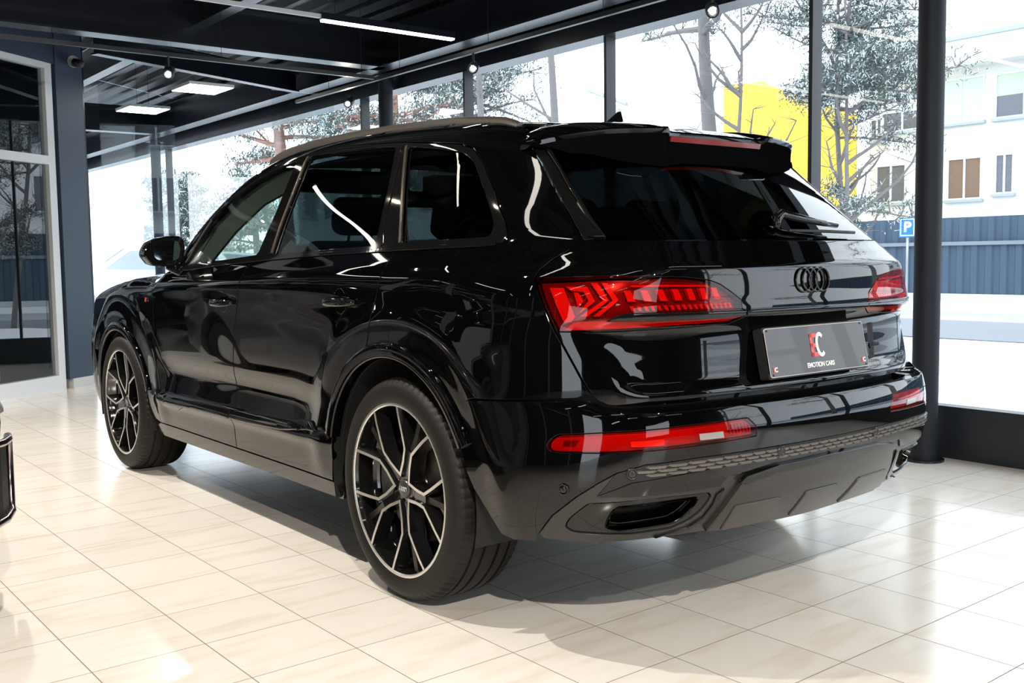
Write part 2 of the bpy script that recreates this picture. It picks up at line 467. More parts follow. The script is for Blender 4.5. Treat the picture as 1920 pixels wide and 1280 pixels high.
# ------------------------------------------------------------------ the black SUV
OUT = {
'gap_tail':[(-0.271,1.613),(-0.315,1.580),(-0.343,1.557),(-0.454,1.488),(-0.580,1.396),(-0.679,1.315),(-0.766,1.232),(-0.732,1.199),(-0.690,1.171),(-0.668,1.146),(-0.662,1.122),(-0.688,1.069),(-0.712,1.020),(-0.737,0.969),(-0.762,0.925),(-0.789,0.877),(-0.817,0.827),(-0.843,0.785),(-0.862,0.765),(-0.890,0.752),(-0.938,0.746),(-1.081,0.745),(-1.516,0.745)],
'glass':[(-0.431,1.541),(-0.559,1.456),(-0.702,1.354),(-0.804,1.265),(-0.847,1.232)],
'light':[(-0.672,1.120),(-0.878,1.124),(-1.128,1.116),(-1.222,1.106),(-1.268,1.093),(-1.318,1.070),(-1.367,1.045),(-1.370,1.016),(-1.389,1.012),(-1.390,0.995),(-1.318,0.975),(-1.082,0.970),(-0.883,0.966),(-0.747,0.968),(-0.722,1.012),(-0.694,1.069)],
'refl':[(-0.712,1.096),(-0.755,1.096),(-0.795,1.010),(-0.784,0.992),(-0.763,0.990),(-0.737,1.042)],
'chev1':[(-0.761,1.100),(-0.826,1.099),(-0.852,1.055),(-0.799,1.012),(-0.812,1.030),(-0.832,1.057),(-0.815,1.084),(-0.780,1.086)],
'chev1b':[(-0.786,1.082),(-0.800,1.082),(-0.818,1.055),(-0.802,1.036)],
'chev2':[(-0.834,1.111),(-0.856,1.111),(-0.893,1.057),(-0.830,1.010),(-0.807,1.010),(-0.874,1.057)],
'chev3':[(-0.866,1.111),(-0.886,1.110),(-0.922,1.057),(-0.866,1.010),(-0.847,1.010),(-0.903,1.057)],
'strip':[(-0.887,0.997),(-0.921,1.015),(-0.944,1.020),(-1.389,1.014)],
'strip_lo':[(-1.389,0.999),(-1.290,0.995),(-0.999,0.995)],
'fog':[(-0.734,0.634),(-0.736,0.646),(-0.747,0.660),(-0.766,0.672),(-0.932,0.685),(-1.120,0.693),(-1.354,0.697),(-1.388,0.670),(-1.392,0.642),(-1.209,0.637),(-1.079,0.634),(-0.897,0.627),(-0.745,0.624)],
'frame':[(-0.691,0.367),(-0.742,0.431),(-0.816,0.494),(-0.876,0.536),(-0.926,0.566)],
'honeytop':[(-0.926,0.566),(-1.004,0.589),(-1.163,0.596),(-1.314,0.597),(-1.437,0.598)],
'honeybot':[(-0.874,0.500),(-0.968,0.540),(-1.080,0.551),(-1.211,0.561),(-1.441,0.564)],
'wedge':[(-0.880,0.497),(-0.967,0.497),(-1.122,0.498),(-1.246,0.499),(-1.275,0.528),(-1.460,0.534)],
'exh_out':[(-0.775,0.395),(-0.779,0.409),(-0.796,0.431),(-0.847,0.475),(-1.002,0.484),(-1.122,0.483),(-1.207,0.481),(-1.218,0.470),(-1.210,0.453),(-1.183,0.420),(-1.141,0.392),(-1.081,0.371),(-0.957,0.368),(-0.792,0.380)],
'exh_in':[(-0.888,0.394),(-0.897,0.421),(-0.914,0.447),(-0.929,0.459),(-1.002,0.463),(-1.123,0.465),(-1.169,0.466),(-1.156,0.447),(-1.116,0.410),(-1.081,0.394),(-0.997,0.389),(-0.915,0.386)],
'front_win':[(2.030,1.172),(2.085,1.232),(1.843,1.389),(1.688,1.487),(1.501,1.562),(1.305,1.604),(1.158,1.616),(1.150,1.393),(1.185,1.213),(1.580,1.191)],
'rdoor_win':[(1.056,1.629),(0.750,1.627),(0.514,1.616),(0.342,1.602),(0.270,1.426),(0.221,1.235),(0.621,1.224),(1.036,1.212),(1.040,1.427)],
'q_win':[(0.255,1.594),(0.072,1.570),(-0.102,1.543),(-0.145,1.531),(-0.196,1.501),(-0.296,1.406),(-0.382,1.313),(-0.402,1.282),(-0.399,1.252),(0.047,1.239)],
'trim_top':[(2.11,1.228),(1.863,1.405),(1.700,1.507),(1.510,1.584),(1.300,1.632),(1.113,1.652),(0.792,1.652),(0.297,1.618),(-0.088,1.573),(-0.162,1.551),(-0.236,1.498),(-0.340,1.400),(-0.447,1.294),(-0.475,1.250),(-0.463,1.228)],
'trim_bot':[(-0.377,1.221),(0.008,1.216),(0.607,1.205),(1.074,1.190),(1.815,1.155),(2.104,1.139)],
'gap_rear':[(0.069,1.212),(0.084,1.184),(0.097,1.157),(0.092,1.120),(0.097,1.065),(0.118,1.012),(0.143,0.952),(0.168,0.894),(0.200,0.840),(0.235,0.800)],
'gap_mid':[(1.185,1.186),(1.262,1.147),(1.268,1.090),(1.301,1.019),(1.375,0.873),(1.435,0.674),(1.445,0.528),(1.438,0.462),(1.444,0.393),(1.446,0.357),(1.450,0.330)],
}
def arc(cx, cz, r, a0, a1, n=24): return [(cx+r*cos(radians(a0+(a1-a0)*i/n)), cz+r*sin(radians(a0+(a1-a0)*i/n))) for i in range(n+1)]
RA = (0.03, .385, .463); FA = (3.02, .37, .432)
def yj(x): return .595+.07*sstep(1.2, 1.7, x)+.07*sstep(1.7, 2.2, x)
def zup(xs):
    xs = np.array(xs, float); p = top_pt(xs, yj(xs)); return [(float(x), float(p[i, 2])) for i, x in enumerate(xs)]
SIDE = M_ring('gate'); BUMP = M_ring('bump')

car = tag(empty('estate_car', (0, 0, 0)), 'large glossy black SUV seen from its rear left on the beige tiled floor', 'car')

def build_car():
    P = car
    # ---- side: quarter panel with roof side rail and A pillar (one pressing)
    top_line = zup([-.24, -.1, .1, .4, .8, 1.1, 1.3, 1.5, 1.65, 1.8, 1.95, 2.1, 2.22])
    q = [(RA[0]+RA[2]*cos(radians(137)), RA[1]+RA[2]*sin(radians(137)))]
    q += arc(*RA, 134, 64, 16) + list(reversed(OUT['gap_rear']))
    q += [(0.008, 1.215), (-.377, 1.219)] + list(reversed(OUT['trim_top'])) + [(2.16, 1.205), (2.26, 1.20)] + list(reversed(top_line))
    q += OUT['gap_tail'][:18] + [(-.80, .772), (-.456, .753)]
    panel('body_side', q, SIDE, PAINT, P, mirror=True, sp=.02, depth=.02)
    # ---- doors
    fd = list(OUT['gap_mid'])+[(2.44, .330), (2.43, .7), (2.42, .9), (2.40, 1.05), (2.35, 1.122), (2.104, 1.136), (1.815, 1.153)]
    rd = [(0.069, 1.212)]+OUT['gap_rear'][1:]+arc(*RA, 62, 4, 16)+[(.52, .330)]+list(reversed(OUT['gap_mid']))[0:]+[(1.074, 1.188), (.607, 1.203)]
    f1, f2 = panel('front_door', fd, SIDE, PAINT, P, mirror=True, gap=.003, sp=.015)
    r1, r2 = panel('rear_door', rd, SIDE, PAINT, P, mirror=True, gap=.003, sp=.015)
    # ---- fender
    fl = zup([2.36])  # anchor
    xs = np.array([2.36, 2.6, 2.9, 3.2, 3.5, 3.72]); pt = top_pt(xs, np.array([.80, .80, .79, .77, .73, .66]))
    upl = [(float(a), float(b)) for a, b in zip(pt[:, 0], pt[:, 2])]
    fe = [(2.35, 1.122), (2.40, 1.05), (2.42, .9), (2.43, .7), (2.44, .33)]+arc(*FA, 182, 40, 24)+[(3.5, .66), (3.62, .76), (3.60, .86), (3.72, .93)]+list(reversed(upl[:-1]))
    panel('front_fender', fe, SIDE, PAINT, P, mirror=True)
    # ---- black window surround with three holes and its glass
    ws = OUT['trim_top']+OUT['trim_bot']
    holes = [rnd(OUT['front_win'], .02), rnd(OUT['rdoor_win'], .02), rnd(OUT['q_win'], .03)]
    panel('window_surround', ws, SIDE, GBLK, P, mirror=True, holes=holes, sp=.018, depth=.022)
    for nm, key, mt, par in (('window_glass', 'front_win', CLEAR, (f1, f2)), ('window_glass', 'rdoor_win', TINT, (r1, r2)), ('rear_side_window', 'q_win', TINT, None)):
        a, b = panel(nm, OUT[key], SIDE, mt, P if par is None else par[0], off=-.007, gap=-.004, depth=0, mirror=True)
        if par is not None: b.parent = par[1]
        for o in (a, b): o['label'] = 'clear front door glass' if mt is CLEAR else 'dark tinted privacy glass'
    def strip(name, line, w, mp, m, off, par, **k):
        """thin strip along a line of (u, z)"""
        L = np.array(line, float); t = np.gradient(L, axis=0); t /= np.linalg.norm(t, axis=1)[:, None]; n = np.stack([-t[:, 1], t[:, 0]], -1)
        return panel(name, [tuple(p) for p in L+n*w/2]+[tuple(p) for p in (L-n*w/2)[::-1]], mp, m, par, off=off, gap=0, bev=.001, sp=.012, **k)
    strip('pillar_trim', [(1.066, 1.628), (1.052, 1.45), (1.048, 1.30), (1.046, 1.214)], .011, SIDE, TRIMM, .005, P, mirror=True, depth=.006)
    strip('pillar_trim', [(.262, 1.598), (.195, 1.48), (.12, 1.36), (.055, 1.238)], .012, SIDE, TRIMM, .005, P, mirror=True, depth=.006)
    strip('pillar_trim', [(.300, 1.60), (.262, 1.50), (.232, 1.40), (.200, 1.29), (.170, 1.232)], .018, SIDE, GBLK, .004, P, mirror=True, depth=.006)
    strip('belt_trim', [(-.44, 1.226), (-.37, 1.222), (.008, 1.2165), (.607, 1.2045), (1.074, 1.190), (1.6, 1.166), (2.104, 1.138)], .012, SIDE, GBLK, .006, P, mirror=True, depth=.008)
    strip('mirror_divider', [(2.00, 1.18), (1.93, 1.30), (1.86, 1.385)], .012, SIDE, FLAT, .002, P, mirror=True, depth=.006)
    al = [(2.12, 1.165), (2.14, 1.25), (1.92, 1.42), (1.76, 1.52), (1.56, 1.60), (1.36, 1.635), (1.13, 1.655), (1.13, 1.60), (1.15, 1.50), (1.24, 1.495), (1.40, 1.455), (1.60, 1.335), (1.79, 1.17)]
    panel('pillar_lining', al, SIDE, CABIN, P, off=-.035, gap=0, bev=.001, depth=.01, sp=.03, mirror=True)
    # ---- rear bumper
    bl = [(-.27, .735), (-.456, .750), (-.78, .770), (-.846, .762), (-.885, .745), (-.938, .740), (-1.08, .738), (-1.516, .738)]
    br = list(reversed([(RA[0]+RA[2]*cos(radians(a)), RA[1]+RA[2]*sin(radians(a))) for a in (139, 145, 151, 157, 163)]))+[]
    lowl = [(-.410, .52), (-.440, .47), (-.535, .369), (-.555, .345), (-.60, .335), (-.675, .340)]
    fr = OUT['frame']; ht = OUT['honeytop']
    half_lo = list(reversed(br)); half = list(reversed(bl))          # centre -> arch along the top
    left = half+half_lo+lowl+fr+ht[1:]
    # full outline: left half (centre top ... centre bottom) then mirrored
    fog = rnd(OUT['fog'], .006)
    bp = panel('rear_bumper', sym(left), BUMP, PAINT, P, sp=.02, depth=.05, holes=[fog, mir(fog)])
    uu = np.linspace(-.50, 2*UC+.50, 160); dd_ = np.abs(uu-UC)
    zt_b = np.interp(dd_, [0, .326, .762, .904, .957, .996, 1.062, 1.386], [.738, .738, .738, .740, .745, .762, .770, .751])-.003
    Po = ring_pt(uu, zt_b, 'bump'); Pi = ring_pt(uu, zt_b-.004, 'gate'); Ni = normal(Pi, 'gate'); Pi = Pi-Ni*.035; Po = Po-normal(Po, 'bump')*.004
    Pm = Po*.45+Pi*.55; Pm[:, 2] -= .002
    lg_ = MB().add(Po.tolist()+Pm.tolist()+Pi.tolist(), [(k*160+i, k*160+i+1, k*160+161+i, k*160+160+i) for k in range(2) for i in range(159)])
    lg_.build('bumper_ledge', PAINT, P, sm=True)
    # ---- lower valance
    lv = [(UC, .599)]+list(reversed(ht))+list(reversed(fr[:-1]))+[(-.70, .352), (-.80, .347), (-.95, .345), (-1.2, .340), (-1.6, .335)]
    exo = rnd(OUT['exh_out'], .012)
    vd = lambda V: -.004+0*V[:, 0]
    val = panel('lower_valance', sym(lv), BUMP, SATIN, P, sp=.02, depth=.06, off=-.003, gap=.001, holes=[exo, mir(exo)])
    # honeycomb insert
    mb = MB(); hw = .062; hh = .0112; rows = 3
    pts = []
    nc_ = int(2*(abs(UC)-.90)/hw)+2
    for r in range(rows):
        for k in range(-16, 17):
            uc = UC+(k+.5*(r % 2))*hw; zc = .5935-.006-hh*r
            d = abs(uc-UC)
            if d > .855: continue
            zc -= .006*sstep(.55, .85, d)
            hx = [(uc-hw*.52, zc), (uc-hw*.40, zc+hh*.40), (uc+hw*.40, zc+hh*.40), (uc+hw*.52, zc), (uc+hw*.40, zc-hh*.40), (uc-hw*.40, zc-hh*.40)]
            pts.append(hx)
    A = np.array(pts).reshape(-1, 2); Q = ring_pt(A[:, 0], A[:, 1], 'bump'); N = normal(Q, 'bump'); Q1 = Q+N*.0005; 
    C = np.array(pts).mean(1); Qc = ring_pt(C[:, 0], C[:, 1], 'bump'); Nc = normal(Qc, 'bump')
    for i in range(len(pts)):
        a = Q1[6*i:6*i+6]; c = Qc[i]; t = a*.80+c*.20+Nc[i]*.0050
        mb.add(list(a)+list(t), [(j, (j+1) % 6, 6+(j+1) % 6, 6+j) for j in range(6)]+[tuple(range(6, 12))])
    hc = mb.build('honeycomb_grille', HONEY, P)
    hb_ = sym(list([(UC, .599)]+list(reversed(ht)))+OUT['honeybot']+[(UC, .566)])
    panel('grille_backing', hb_, BUMP, FLAT, P, sp=.02, depth=.003, off=.0002, gap=0, bev=.001)
    # gloss black wedge band below the honeycomb, over the exhaust trims
    wl = [(UC, .566)]+list(reversed(OUT['honeybot']))+OUT['wedge']+[(UC, .536)]
    panel('valance_band', sym(wl), BUMP, GBLK, P, sp=.016, depth=.006, off=.002, gap=0, bev=.002)
    # skid plate in the middle
    sk = [(UC, .528), (-1.50, .525), (-1.33, .503), (-1.30, .47), (-1.205, .352), (-1.30, .343)]
    sk = sym(sk+[(UC, .335)])
    panel('skid_plate', sk, BUMP, mat('skid_plate_satin', (.05, .047, .043), .22, .5), P, sp=.02, depth=.012, off=.012, gap=0, bev=.004)
    sb = [(UC, .548), (-1.50, .545), (-1.345, .528), (-1.315, .507), (-1.345, .500), (-1.50, .520), (UC, .523)]
    panel('valance_spear', sym(sb), BUMP, GBLK, P, sp=.016, depth=.01, off=.016, gap=0, bev=.003)
    for uc in (-1.43, UC, 2*UC+1.43):
        w = .165
        pk = [(uc-w, .350), (uc-w*.72, .435), (uc+w*.72, .435), (uc+w, .350)]
        panel('skid_pocket', rnd(pk, .01), BUMP, mat('skid_pocket_satin', (.075, .07, .065), .25, .5), P, sp=.02, depth=.006, off=.017, gap=0, bev=.003)
    # exhaust trims: lip, inner ring and dark tunnel
    for flip in (False, True):
        f = (lambda L: mir(L)) if flip else (lambda L: L)
        ex = empty('exhaust_trim', parent=P)
        o_ = rnd(OUT['exh_out'], .012); i_ = rnd(OUT['exh_in'], .010)
        panel('exhaust_surround', f(o_), BUMP, GBLK, ex, holes=[f(i_)], off=-.008, gap=.001, bev=.003, depth=.02, sp=.012)
        cu = (OUT['exh_out'][5][0]+OUT['exh_out'][11][0])/2-.0; 
        sc = [(-1.03+(u+1.03)*1.035, .427+(z-.427)*1.10) for u, z in i_]
        panel('exhaust_lip', f(sc), BUMP, BCHR, ex, holes=[f(i_)], off=-.002, gap=0, bev=.003, depth=.03, sp=.010)
        i2 = [(-1.02+(u+1.02)*.90, .425+(z-.425)*.86) for u, z in i_]
        panel('tail_pipe', f(i_), BUMP, BCHR, ex, holes=[f([(u, z) for u, z in i2])], off=-.028, gap=0, bev=.002, depth=.03, sp=.010)
        panel('exhaust_tunnel', f(i_), BUMP, FLAT, ex, off=-.07, gap=-.02, bev=.001, depth=.002, sp=.03)
        fi = [(-1.235, .474), (-1.265, .49), (-1.243, .44), (-1.20, .39), (-1.13, .358), (-1.02, .350), (-1.05, .356), (-1.135, .372), (-1.19, .40), (-1.225, .445)]
        panel('valance_fin', f(fi), BUMP, GBLK, P, off=.004, gap=0, bev=.003, depth=.008, sp=.012)
    # fog lamp / reflector units
    for flip in (False, True):
        f = (lambda L: mir(L)) if flip else (lambda L: L)
        lp = empty('bumper_lamp', parent=P)
        panel('lamp_housing', f(fog), BUMP, mat('fog_lamp_red', (.34, .020, .018), .3), lp, off=-.022, gap=0, bev=.001, depth=.004, sp=.02)
        panel('lamp_lens', f(fog), BUMP, REDL, lp, off=-.001, gap=.001, depth=0, sp=.012)
        panel('reversing_insert', f([(-1.165, .668), (-1.250, .668), (-1.255, .648), (-1.168, .648)]), BUMP, CLRL, lp, off=.0005, gap=0, bev=.001, depth=.004, sp=.012)
        panel('turn_signal', f([(-.965, .657), (-1.064, .660), (-1.064, .640), (-.968, .640)]), BUMP, AMBR, lp, off=-.012, gap=0, bev=.001, depth=.004, sp=.012)
        panel('lamp_recess', f([(-.778, .656), (-.822, .659), (-.812, .643), (-.775, .643)]), BUMP, REDD, lp, off=-.012, gap=0, bev=.001, depth=.004, sp=.012)
        for k in range(7):
            u0 = -1.275-.014*k
            panel('reflector_rib', f([(u0, .685), (u0-.004, .685), (u0-.012, .655), (u0-.008, .655)]), BUMP, REDD, lp, off=-.010, gap=0, bev=.0005, depth=.003, sp=.01)
    # parking sensors
    mb = None
    for u, z in ((-.968, .567), (-1.515, .583), (2*UC+.968, .567), (2*UC+1.515, .583), (-.783, .518), (2*UC+.783, .518)):
        p = ring_pt([u], [z], 'bump'); n = normal(p, 'bump')[0]; p = Vector(p[0]); zz = Vector(n); xx = zz.cross(Vector((0, 0, 1))).normalized(); yy = zz.cross(xx)
        M = Matrix((( xx.x, yy.x, zz.x, p.x), (xx.y, yy.y, zz.y, p.y), (xx.z, yy.z, zz.z, p.z), (0, 0, 0, 1)))
        MB().lathe([(.0015, .0075), (.0095, .0075), (.0105, .0068), (.0105, .004), (.0125, .004), (.0135, .0085), (.0155, .0085), (.0165, .004), (.017, -.004)], 24, M).build('parking_sensor', SATIN if u not in (-.783, 2*UC+.783) else GBLK, P, sm=True)
    # ---- tailgate
    gt = OUT['gap_tail']
    tl = [(UC, 1.2285), (-.847, 1.2285), (-.790, 1.231)]+gt[6:]+[(UC, .745)]
    hl = OUT['light']
    tg = panel('tailgate', sym(tl), SIDE, PAINT, P, sp=.0095, depth=.03, gap=.0025, holes=[hl, mir(hl)])
    gl = OUT['glass']
    gpoly = sym([(UC, 1.555), (-1.2, 1.552), (-.60, 1.547)]+gl+[(-1.2, 1.2325), (UC, 1.2325)])
    panel('rear_window', gpoly, SIDE, REARG, tg, off=-.004, gap=.001, depth=0, sp=.025)
    dp = gt[1:7]+[(-.800, 1.234)]+list(reversed([(a-.006, b) for a, b in gl[:-1]]))+[(-.36, 1.575)]
    panel('pillar_cover', dp, SIDE, GBLK, tg, mirror=True, gap=.002, depth=.02)
    fn_ = [(-.414, 1.542), (-.550, 1.456), (-.690, 1.352), (-.800, 1.262), (-.782, 1.240), (-.800, 1.236), (-.845, 1.236), (-.808, 1.268), (-.704, 1.357), (-.562, 1.459), (-.431, 1.545)]
    panel('aero_blade', fn_, SIDE, GBLK, tg, mirror=True, off=.010, gap=0, bev=.003, depth=.012, sp=.010)
    # tail lights
    for flip in (False, True):
        f = (lambda L: mir(L)) if flip else (lambda L: L)
        tlp = empty('tail_light', parent=P)
        panel('lamp_housing', f(hl), SIDE, REDD, tlp, off=-.030, gap=0, bev=.001, depth=.003, sp=.025)
        panel('lamp_lens', f(hl), SIDE, REDL, tlp, off=.001, gap=.0035, depth=0, sp=.012)
        panel('reflector', f(OUT['refl']), SIDE, REDI, tlp, off=-.010, gap=0, bev=.001, depth=.01, sp=.012)
        for c in ('chev1', 'chev1b', 'chev2', 'chev3'):
            panel('light_chevron', f(OUT[c]), SIDE, REDI, tlp, off=-.012, gap=0, bev=.001, depth=.012, sp=.010)
        for k in range(7):
            u0 = -.935-.0515*k
            panel('light_bar', f([(u0, 1.085), (u0-.022, 1.085), (u0-.040, 1.052), (u0-.014, 1.052)]), SIDE, REDI, tlp, off=-.014, gap=0, bev=.001, depth=.012, sp=.012)
        for k in range(18):
            u0 = -.955-.0215*k
            panel('light_segment', f([(u0, 1.040), (u0-.011, 1.040), (u0-.018, 1.024), (u0-.007, 1.024)]), SIDE, REDI, tlp, off=-.014, gap=0, bev=.0006, depth=.008, sp=.01)
        panel('light_ridge', f([(-.96, 1.1015), (-1.225, 1.094), (-1.24, 1.088), (-.96, 1.0945)]), SIDE, REDI, tlp, off=-.016, gap=0, bev=.001, depth=.008, sp=.012)
        panel('light_ridge', f([(-.90, .988), (-1.30, .989), (-1.33, .982), (-.90, .978)]), SIDE, REDD, tlp, off=-.010, gap=0, bev=.001, depth=.008, sp=.012)
        panel('lower_lens_band', f([(-.765, .9705), (-.79, .992), (-1.385, .993), (-1.318, .978), (-1.082, .9735), (-.883, .9695)]), SIDE, mat('deep_red_lamp_band', (.40, .02, .015), .25), tlp, off=-.006, gap=0, bev=.001, depth=.006, sp=.012)
        st_ = OUT['strip']+OUT['strip_lo']
        panel('lamp_trim_strip', f(st_), SIDE, GBLK, tlp, off=.008, gap=.0005, bev=.003, depth=.012, sp=.010)
    cs = [(UC, 1.016), (-1.392, 1.014), (-1.392, .999), (UC, 1.000)]
    panel('light_strip', sym(cs), SIDE, GBLK, tg, off=.010, gap=0, bev=.004, depth=.02, sp=.012)
    # number plate
    def gate_x(y, z): return float(rear(np.array([y]), np.array([z]), 'gate')[0])
    xt, xb = -.990, -1.022; zt, zb = .953, .803
    up = Vector((xt-xb, 0, zt-zb)); hgt = up.length; up.normalize(); rt = Vector((0, -1, 0)); nn = rt.cross(up)
    ctr = Vector(((xt+xb)/2, 0, (zt+zb)/2))
    PM = Matrix(((rt.x, up.x, nn.x, ctr.x), (rt.y, up.y, nn.y, ctr.y), (rt.z, up.z, nn.z, ctr.z), (0, 0, 0, 1)))
    w, h = .262, hgt/2
    holder = MB().prism(rnd([(-w-.004, -h-.004), (w+.004, -h-.004), (w+.004, h+.004), (-w-.004, h+.004)], .012), -.035, -.002, PM).build('plate_holder', FLAT, tg)
    pl = MB().prism(rnd([(-w, -h), (w, -h), (w, h), (-w, h)], .012), -.001, .003, PM).build('number_plate', PLATEM, P, label='dark dealer plate with white edge and red and white letters')
    rim = MB()
    o1 = rnd([(-w, -h), (w, -h), (w, h), (-w, h)], .012); o2 = rnd([(-w+.0022, -h+.0022), (w-.0022, -h+.0022), (w-.0022, h-.0022), (-w+.0022, h-.0022)], .011)
    n = len(o1); rim.add([tuple(PM @ Vector((a, b, .0035))) for a, b in o1+o2]+[tuple(PM @ Vector((a, b, -.001))) for a, b in o1], [(i, (i+1) % n, n+(i+1) % n, n+i) for i in range(n)]+[(i, (i+1) % n, 2*n+(i+1) % n, 2*n+i) for i in range(n)])
    rim.build('plate_edge', mat('plate_edge_grey', (.40, .36, .36), .3), pl)
    T = lambda x, y: PM @ Matrix.Translation((x, y, .0036))
    mE = MB(); ew, eh, t = .040, .074, .013
    for a, b in (((-ew/2, -eh/2), (-ew/2+t, eh/2)), ((-ew/2, eh/2-t), (ew/2, eh/2)), ((-ew/2, -t/2-.001), (ew/2-.006, t/2-.001)), ((-ew/2, -eh/2), (ew/2, -eh/2+t))):
        mE.box((a[0]-.020, a[1]+.012, 0), (b[0]-.020, b[1]+.012, .0006), 0, T(0, 0))
    mE.build('letter_e', REDP, pl)
    mC = MB(); vs = []; K = 28
    for k in range(K+1):
        a = radians(48+264*k/K)
        for (rx, ry) in ((.0255, .040), (.0135, .0275)):
            vs.append((.0115+rx*cos(a), .012+ry*sin(a), .0014))
    mC.add([tuple(T(0, 0) @ Vector(v)) for v in vs], [(2*i, 2*i+2, 2*i+3, 2*i+1) for i in range(K)]); mC.build('letter_c', WHITE, pl)
    text('EMOTION CARS', .0215, WHITE, T(0, -.052), pl, bold=.0004, sx=.92)
    for sx_ in (-1, 1):
        MB().box((sx_*.235-.0085, -.0615, 0), (sx_*.235+.001, -.0455, .0006), 0, T(0, 0)).build('letter_e', REDP, pl)
        text('C', .020, WHITE, T(sx_*.235+.004, -.0535) @ Matrix.Translation((0, 0, .0008)), pl, bold=.0006)
        for sy in (-1, 1):
            MB().lathe([(.0001, .0036), (.003, .0036), (.0034, 0)], 10, PM @ Matrix.Translation((sx_*.247, sy*(h-.008), .001))).build('plate_screw', FLAT, pl)
    # emblem rings and script badges
    def on_gate(u, z, lift):
        p = ring_pt([u], [z], 'gate'); n_ = Vector(normal(p, 'gate')[0]); p = Vector(p[0])+n_*lift
        xx = Vector((0, 0, 1)).cross(n_).normalized(); yy = n_.cross(xx)
        return Matrix(((xx.x, yy.x, n_.x, p.x), (xx.y, yy.y, n_.y, p.y), (xx.z, yy.z, n_.z, p.z), (0, 0, 0, 1)))
    em = MB()
    for k in range(4):
        y = (.0740-.0493*k); u = UC+ (y if True else 0)
        M = on_gate(UC+y, 1.099, .0022+.0006*(k % 2))
        pr = [(.0375+.0036*cos(2*pi*j/10), .0036*sin(2*pi*j/10)) for j in range(10)]
        em.lathe(pr, 48, M, closed=True)
    em.build('ring_emblem', BCHR, tg, sm=True)
    text('quattro', .026, BCHR, on_gate(UC-.60, .862, .002), tg, name='script_badge', ext=.0012)
    # ---- spoiler
    ys = np.array([.68, .66, .63, .59, .54, .48, .41, .34, .29, .262, .252, .248, .238, .18, .12, .06, 0])
    xt_ = np.interp(ys[::-1], [0, .24, .26, .4, .5, .58, .64, .68], [-.585, -.585, -.600, -.580, -.530, -.460, -.395, -.335])[::-1]
    zt_ = np.interp(ys[::-1], [0, .246, .254, .5, .6, .66, .68], [1.599, 1.597, 1.610, 1.597, 1.580, 1.563, 1.555])[::-1]
    zd_ = np.interp(ys[::-1], [0, .20, .26, .40, .5, .6, .66, .68], [1.488, 1.488, 1.470, 1.478, 1.495, 1.522, 1.548, 1.552])[::-1]
    ya = np.concatenate([ys, -ys[::-1][1:]]); xa = np.concatenate([xt_, xt_[::-1][1:]]); za = np.concatenate([zt_, zt_[::-1][1:]]); zd = np.concatenate([zd_, zd_[::-1][1:]])
    x0 = np.where(np.abs(ya) < .6, -.30, np.interp(np.abs(ya), [.6, .68], [-.30, -.322])); A0 = top_pt(x0, np.clip(ya, -.66, .66)); rows = []
    for i in range(len(ya)):
        a = A0[i]; y = ya[i]; z0 = a[2]+.004; th = .020
        xd = float(interp1(GZ, GB, np.array([zd[i]]))[0]) + .27*y*y+.01
        prof = []
        for t in np.linspace(0, 1, 7):
            xx = x0[i]*(1-t)+xa[i]*t; zz = z0*(1-t)+za[i]*t+.010*sin(pi*t)*(1 if abs(y) < .6 else .4)
            prof.append((xx, y, zz))
        prof.append((xa[i]-.003, y, za[i]-.006)); prof.append((xa[i]+.002, y, za[i]-th))
        for t in np.linspace(.12, 1, 8):
            prof.append(((xa[i]+.004)*(1-t)+xd*t, y, (za[i]-th)*(1-t)+zd[i]*t-.018*sin(pi*t)*(1 if abs(y) < .55 else .5)))
        rows.append(prof)
    mb = MB(); n = len(rows[0]); mb.add([p for r in rows for p in r], [(i*n+j, i*n+j+1, (i+1)*n+j+1, (i+1)*n+j) for i in range(len(rows)-1) for j in range(n-1)]+[tuple(range(n)), tuple((len(rows)-1)*n+j for j in reversed(range(n)))])
    nr_ = len(rows)-1; mb.m = [1 if (q % (n-1)) >= 8 else 0 for q in range(nr_*(n-1))]+[0, 0]
    sp_ = mb.build('roof_spoiler', [PAINT, UNDER], P, sm=True, angle=radians(32))
    bl_ = MB(); K = 20; vs = []
    for k in range(K+1):
        y = -.235+.47*k/K
        vs += [(-.5895, y, 1.5805), (-.5835, y, 1.5630), (-.565, y, 1.5630), (-.565, y, 1.5805)]
    bl_.add(vs, [(4*i+j, 4*i+(j+1) % 4, 4*i+4+(j+1) % 4, 4*i+4+j) for i in range(K) for j in range(4)]+[(0, 1, 2, 3), (4*K+3, 4*K+2, 4*K+1, 4*K)])
    bl_.build('brake_light', REDB, sp_, label='long red high brake light')
    # ---- roof, hood, windshield
    rx = [(-.300, y) for y in np.linspace(-.585, .585, 9)]
    roof = [tuple(p) for p in rx]+[(1.2, .592), (1.36, .60), (1.43, .45), (1.46, .2), (1.465, 0), (1.46, -.2), (1.43, -.45), (1.36, -.60), (1.2, -.592)]
    panel('roof', roof, M_top(), PAINT, P, sp=.03, gap=.0015, depth=.01)
    wsd = [(1.37, .60), (1.44, .45), (1.47, .2), (1.475, 0), (1.47, -.2), (1.44, -.45), (1.37, -.60), (1.65, -.66), (2.22, -.735), (2.33, -.70), (2.42, -.4), (2.45, 0), (2.42, .4), (2.33, .70), (2.22, .735), (1.65, .66)]
    panel('windshield', wsd, M_top(), CLEAR, P, sp=.035, depth=0, off=-.003)
    hd = [(2.24, .735), (2.34, .71), (2.44, .4), (2.47, 0), (2.44, -.4), (2.34, -.71), (2.24, -.735), (2.36, -.80), (2.9, -.79), (3.2, -.77), (3.5, -.73), (3.72, -.64), (3.80, -.4), (3.82, 0), (3.80, .4), (3.72, .64), (3.5, .73), (3.2, .77), (2.9, .79), (2.36, .80)]
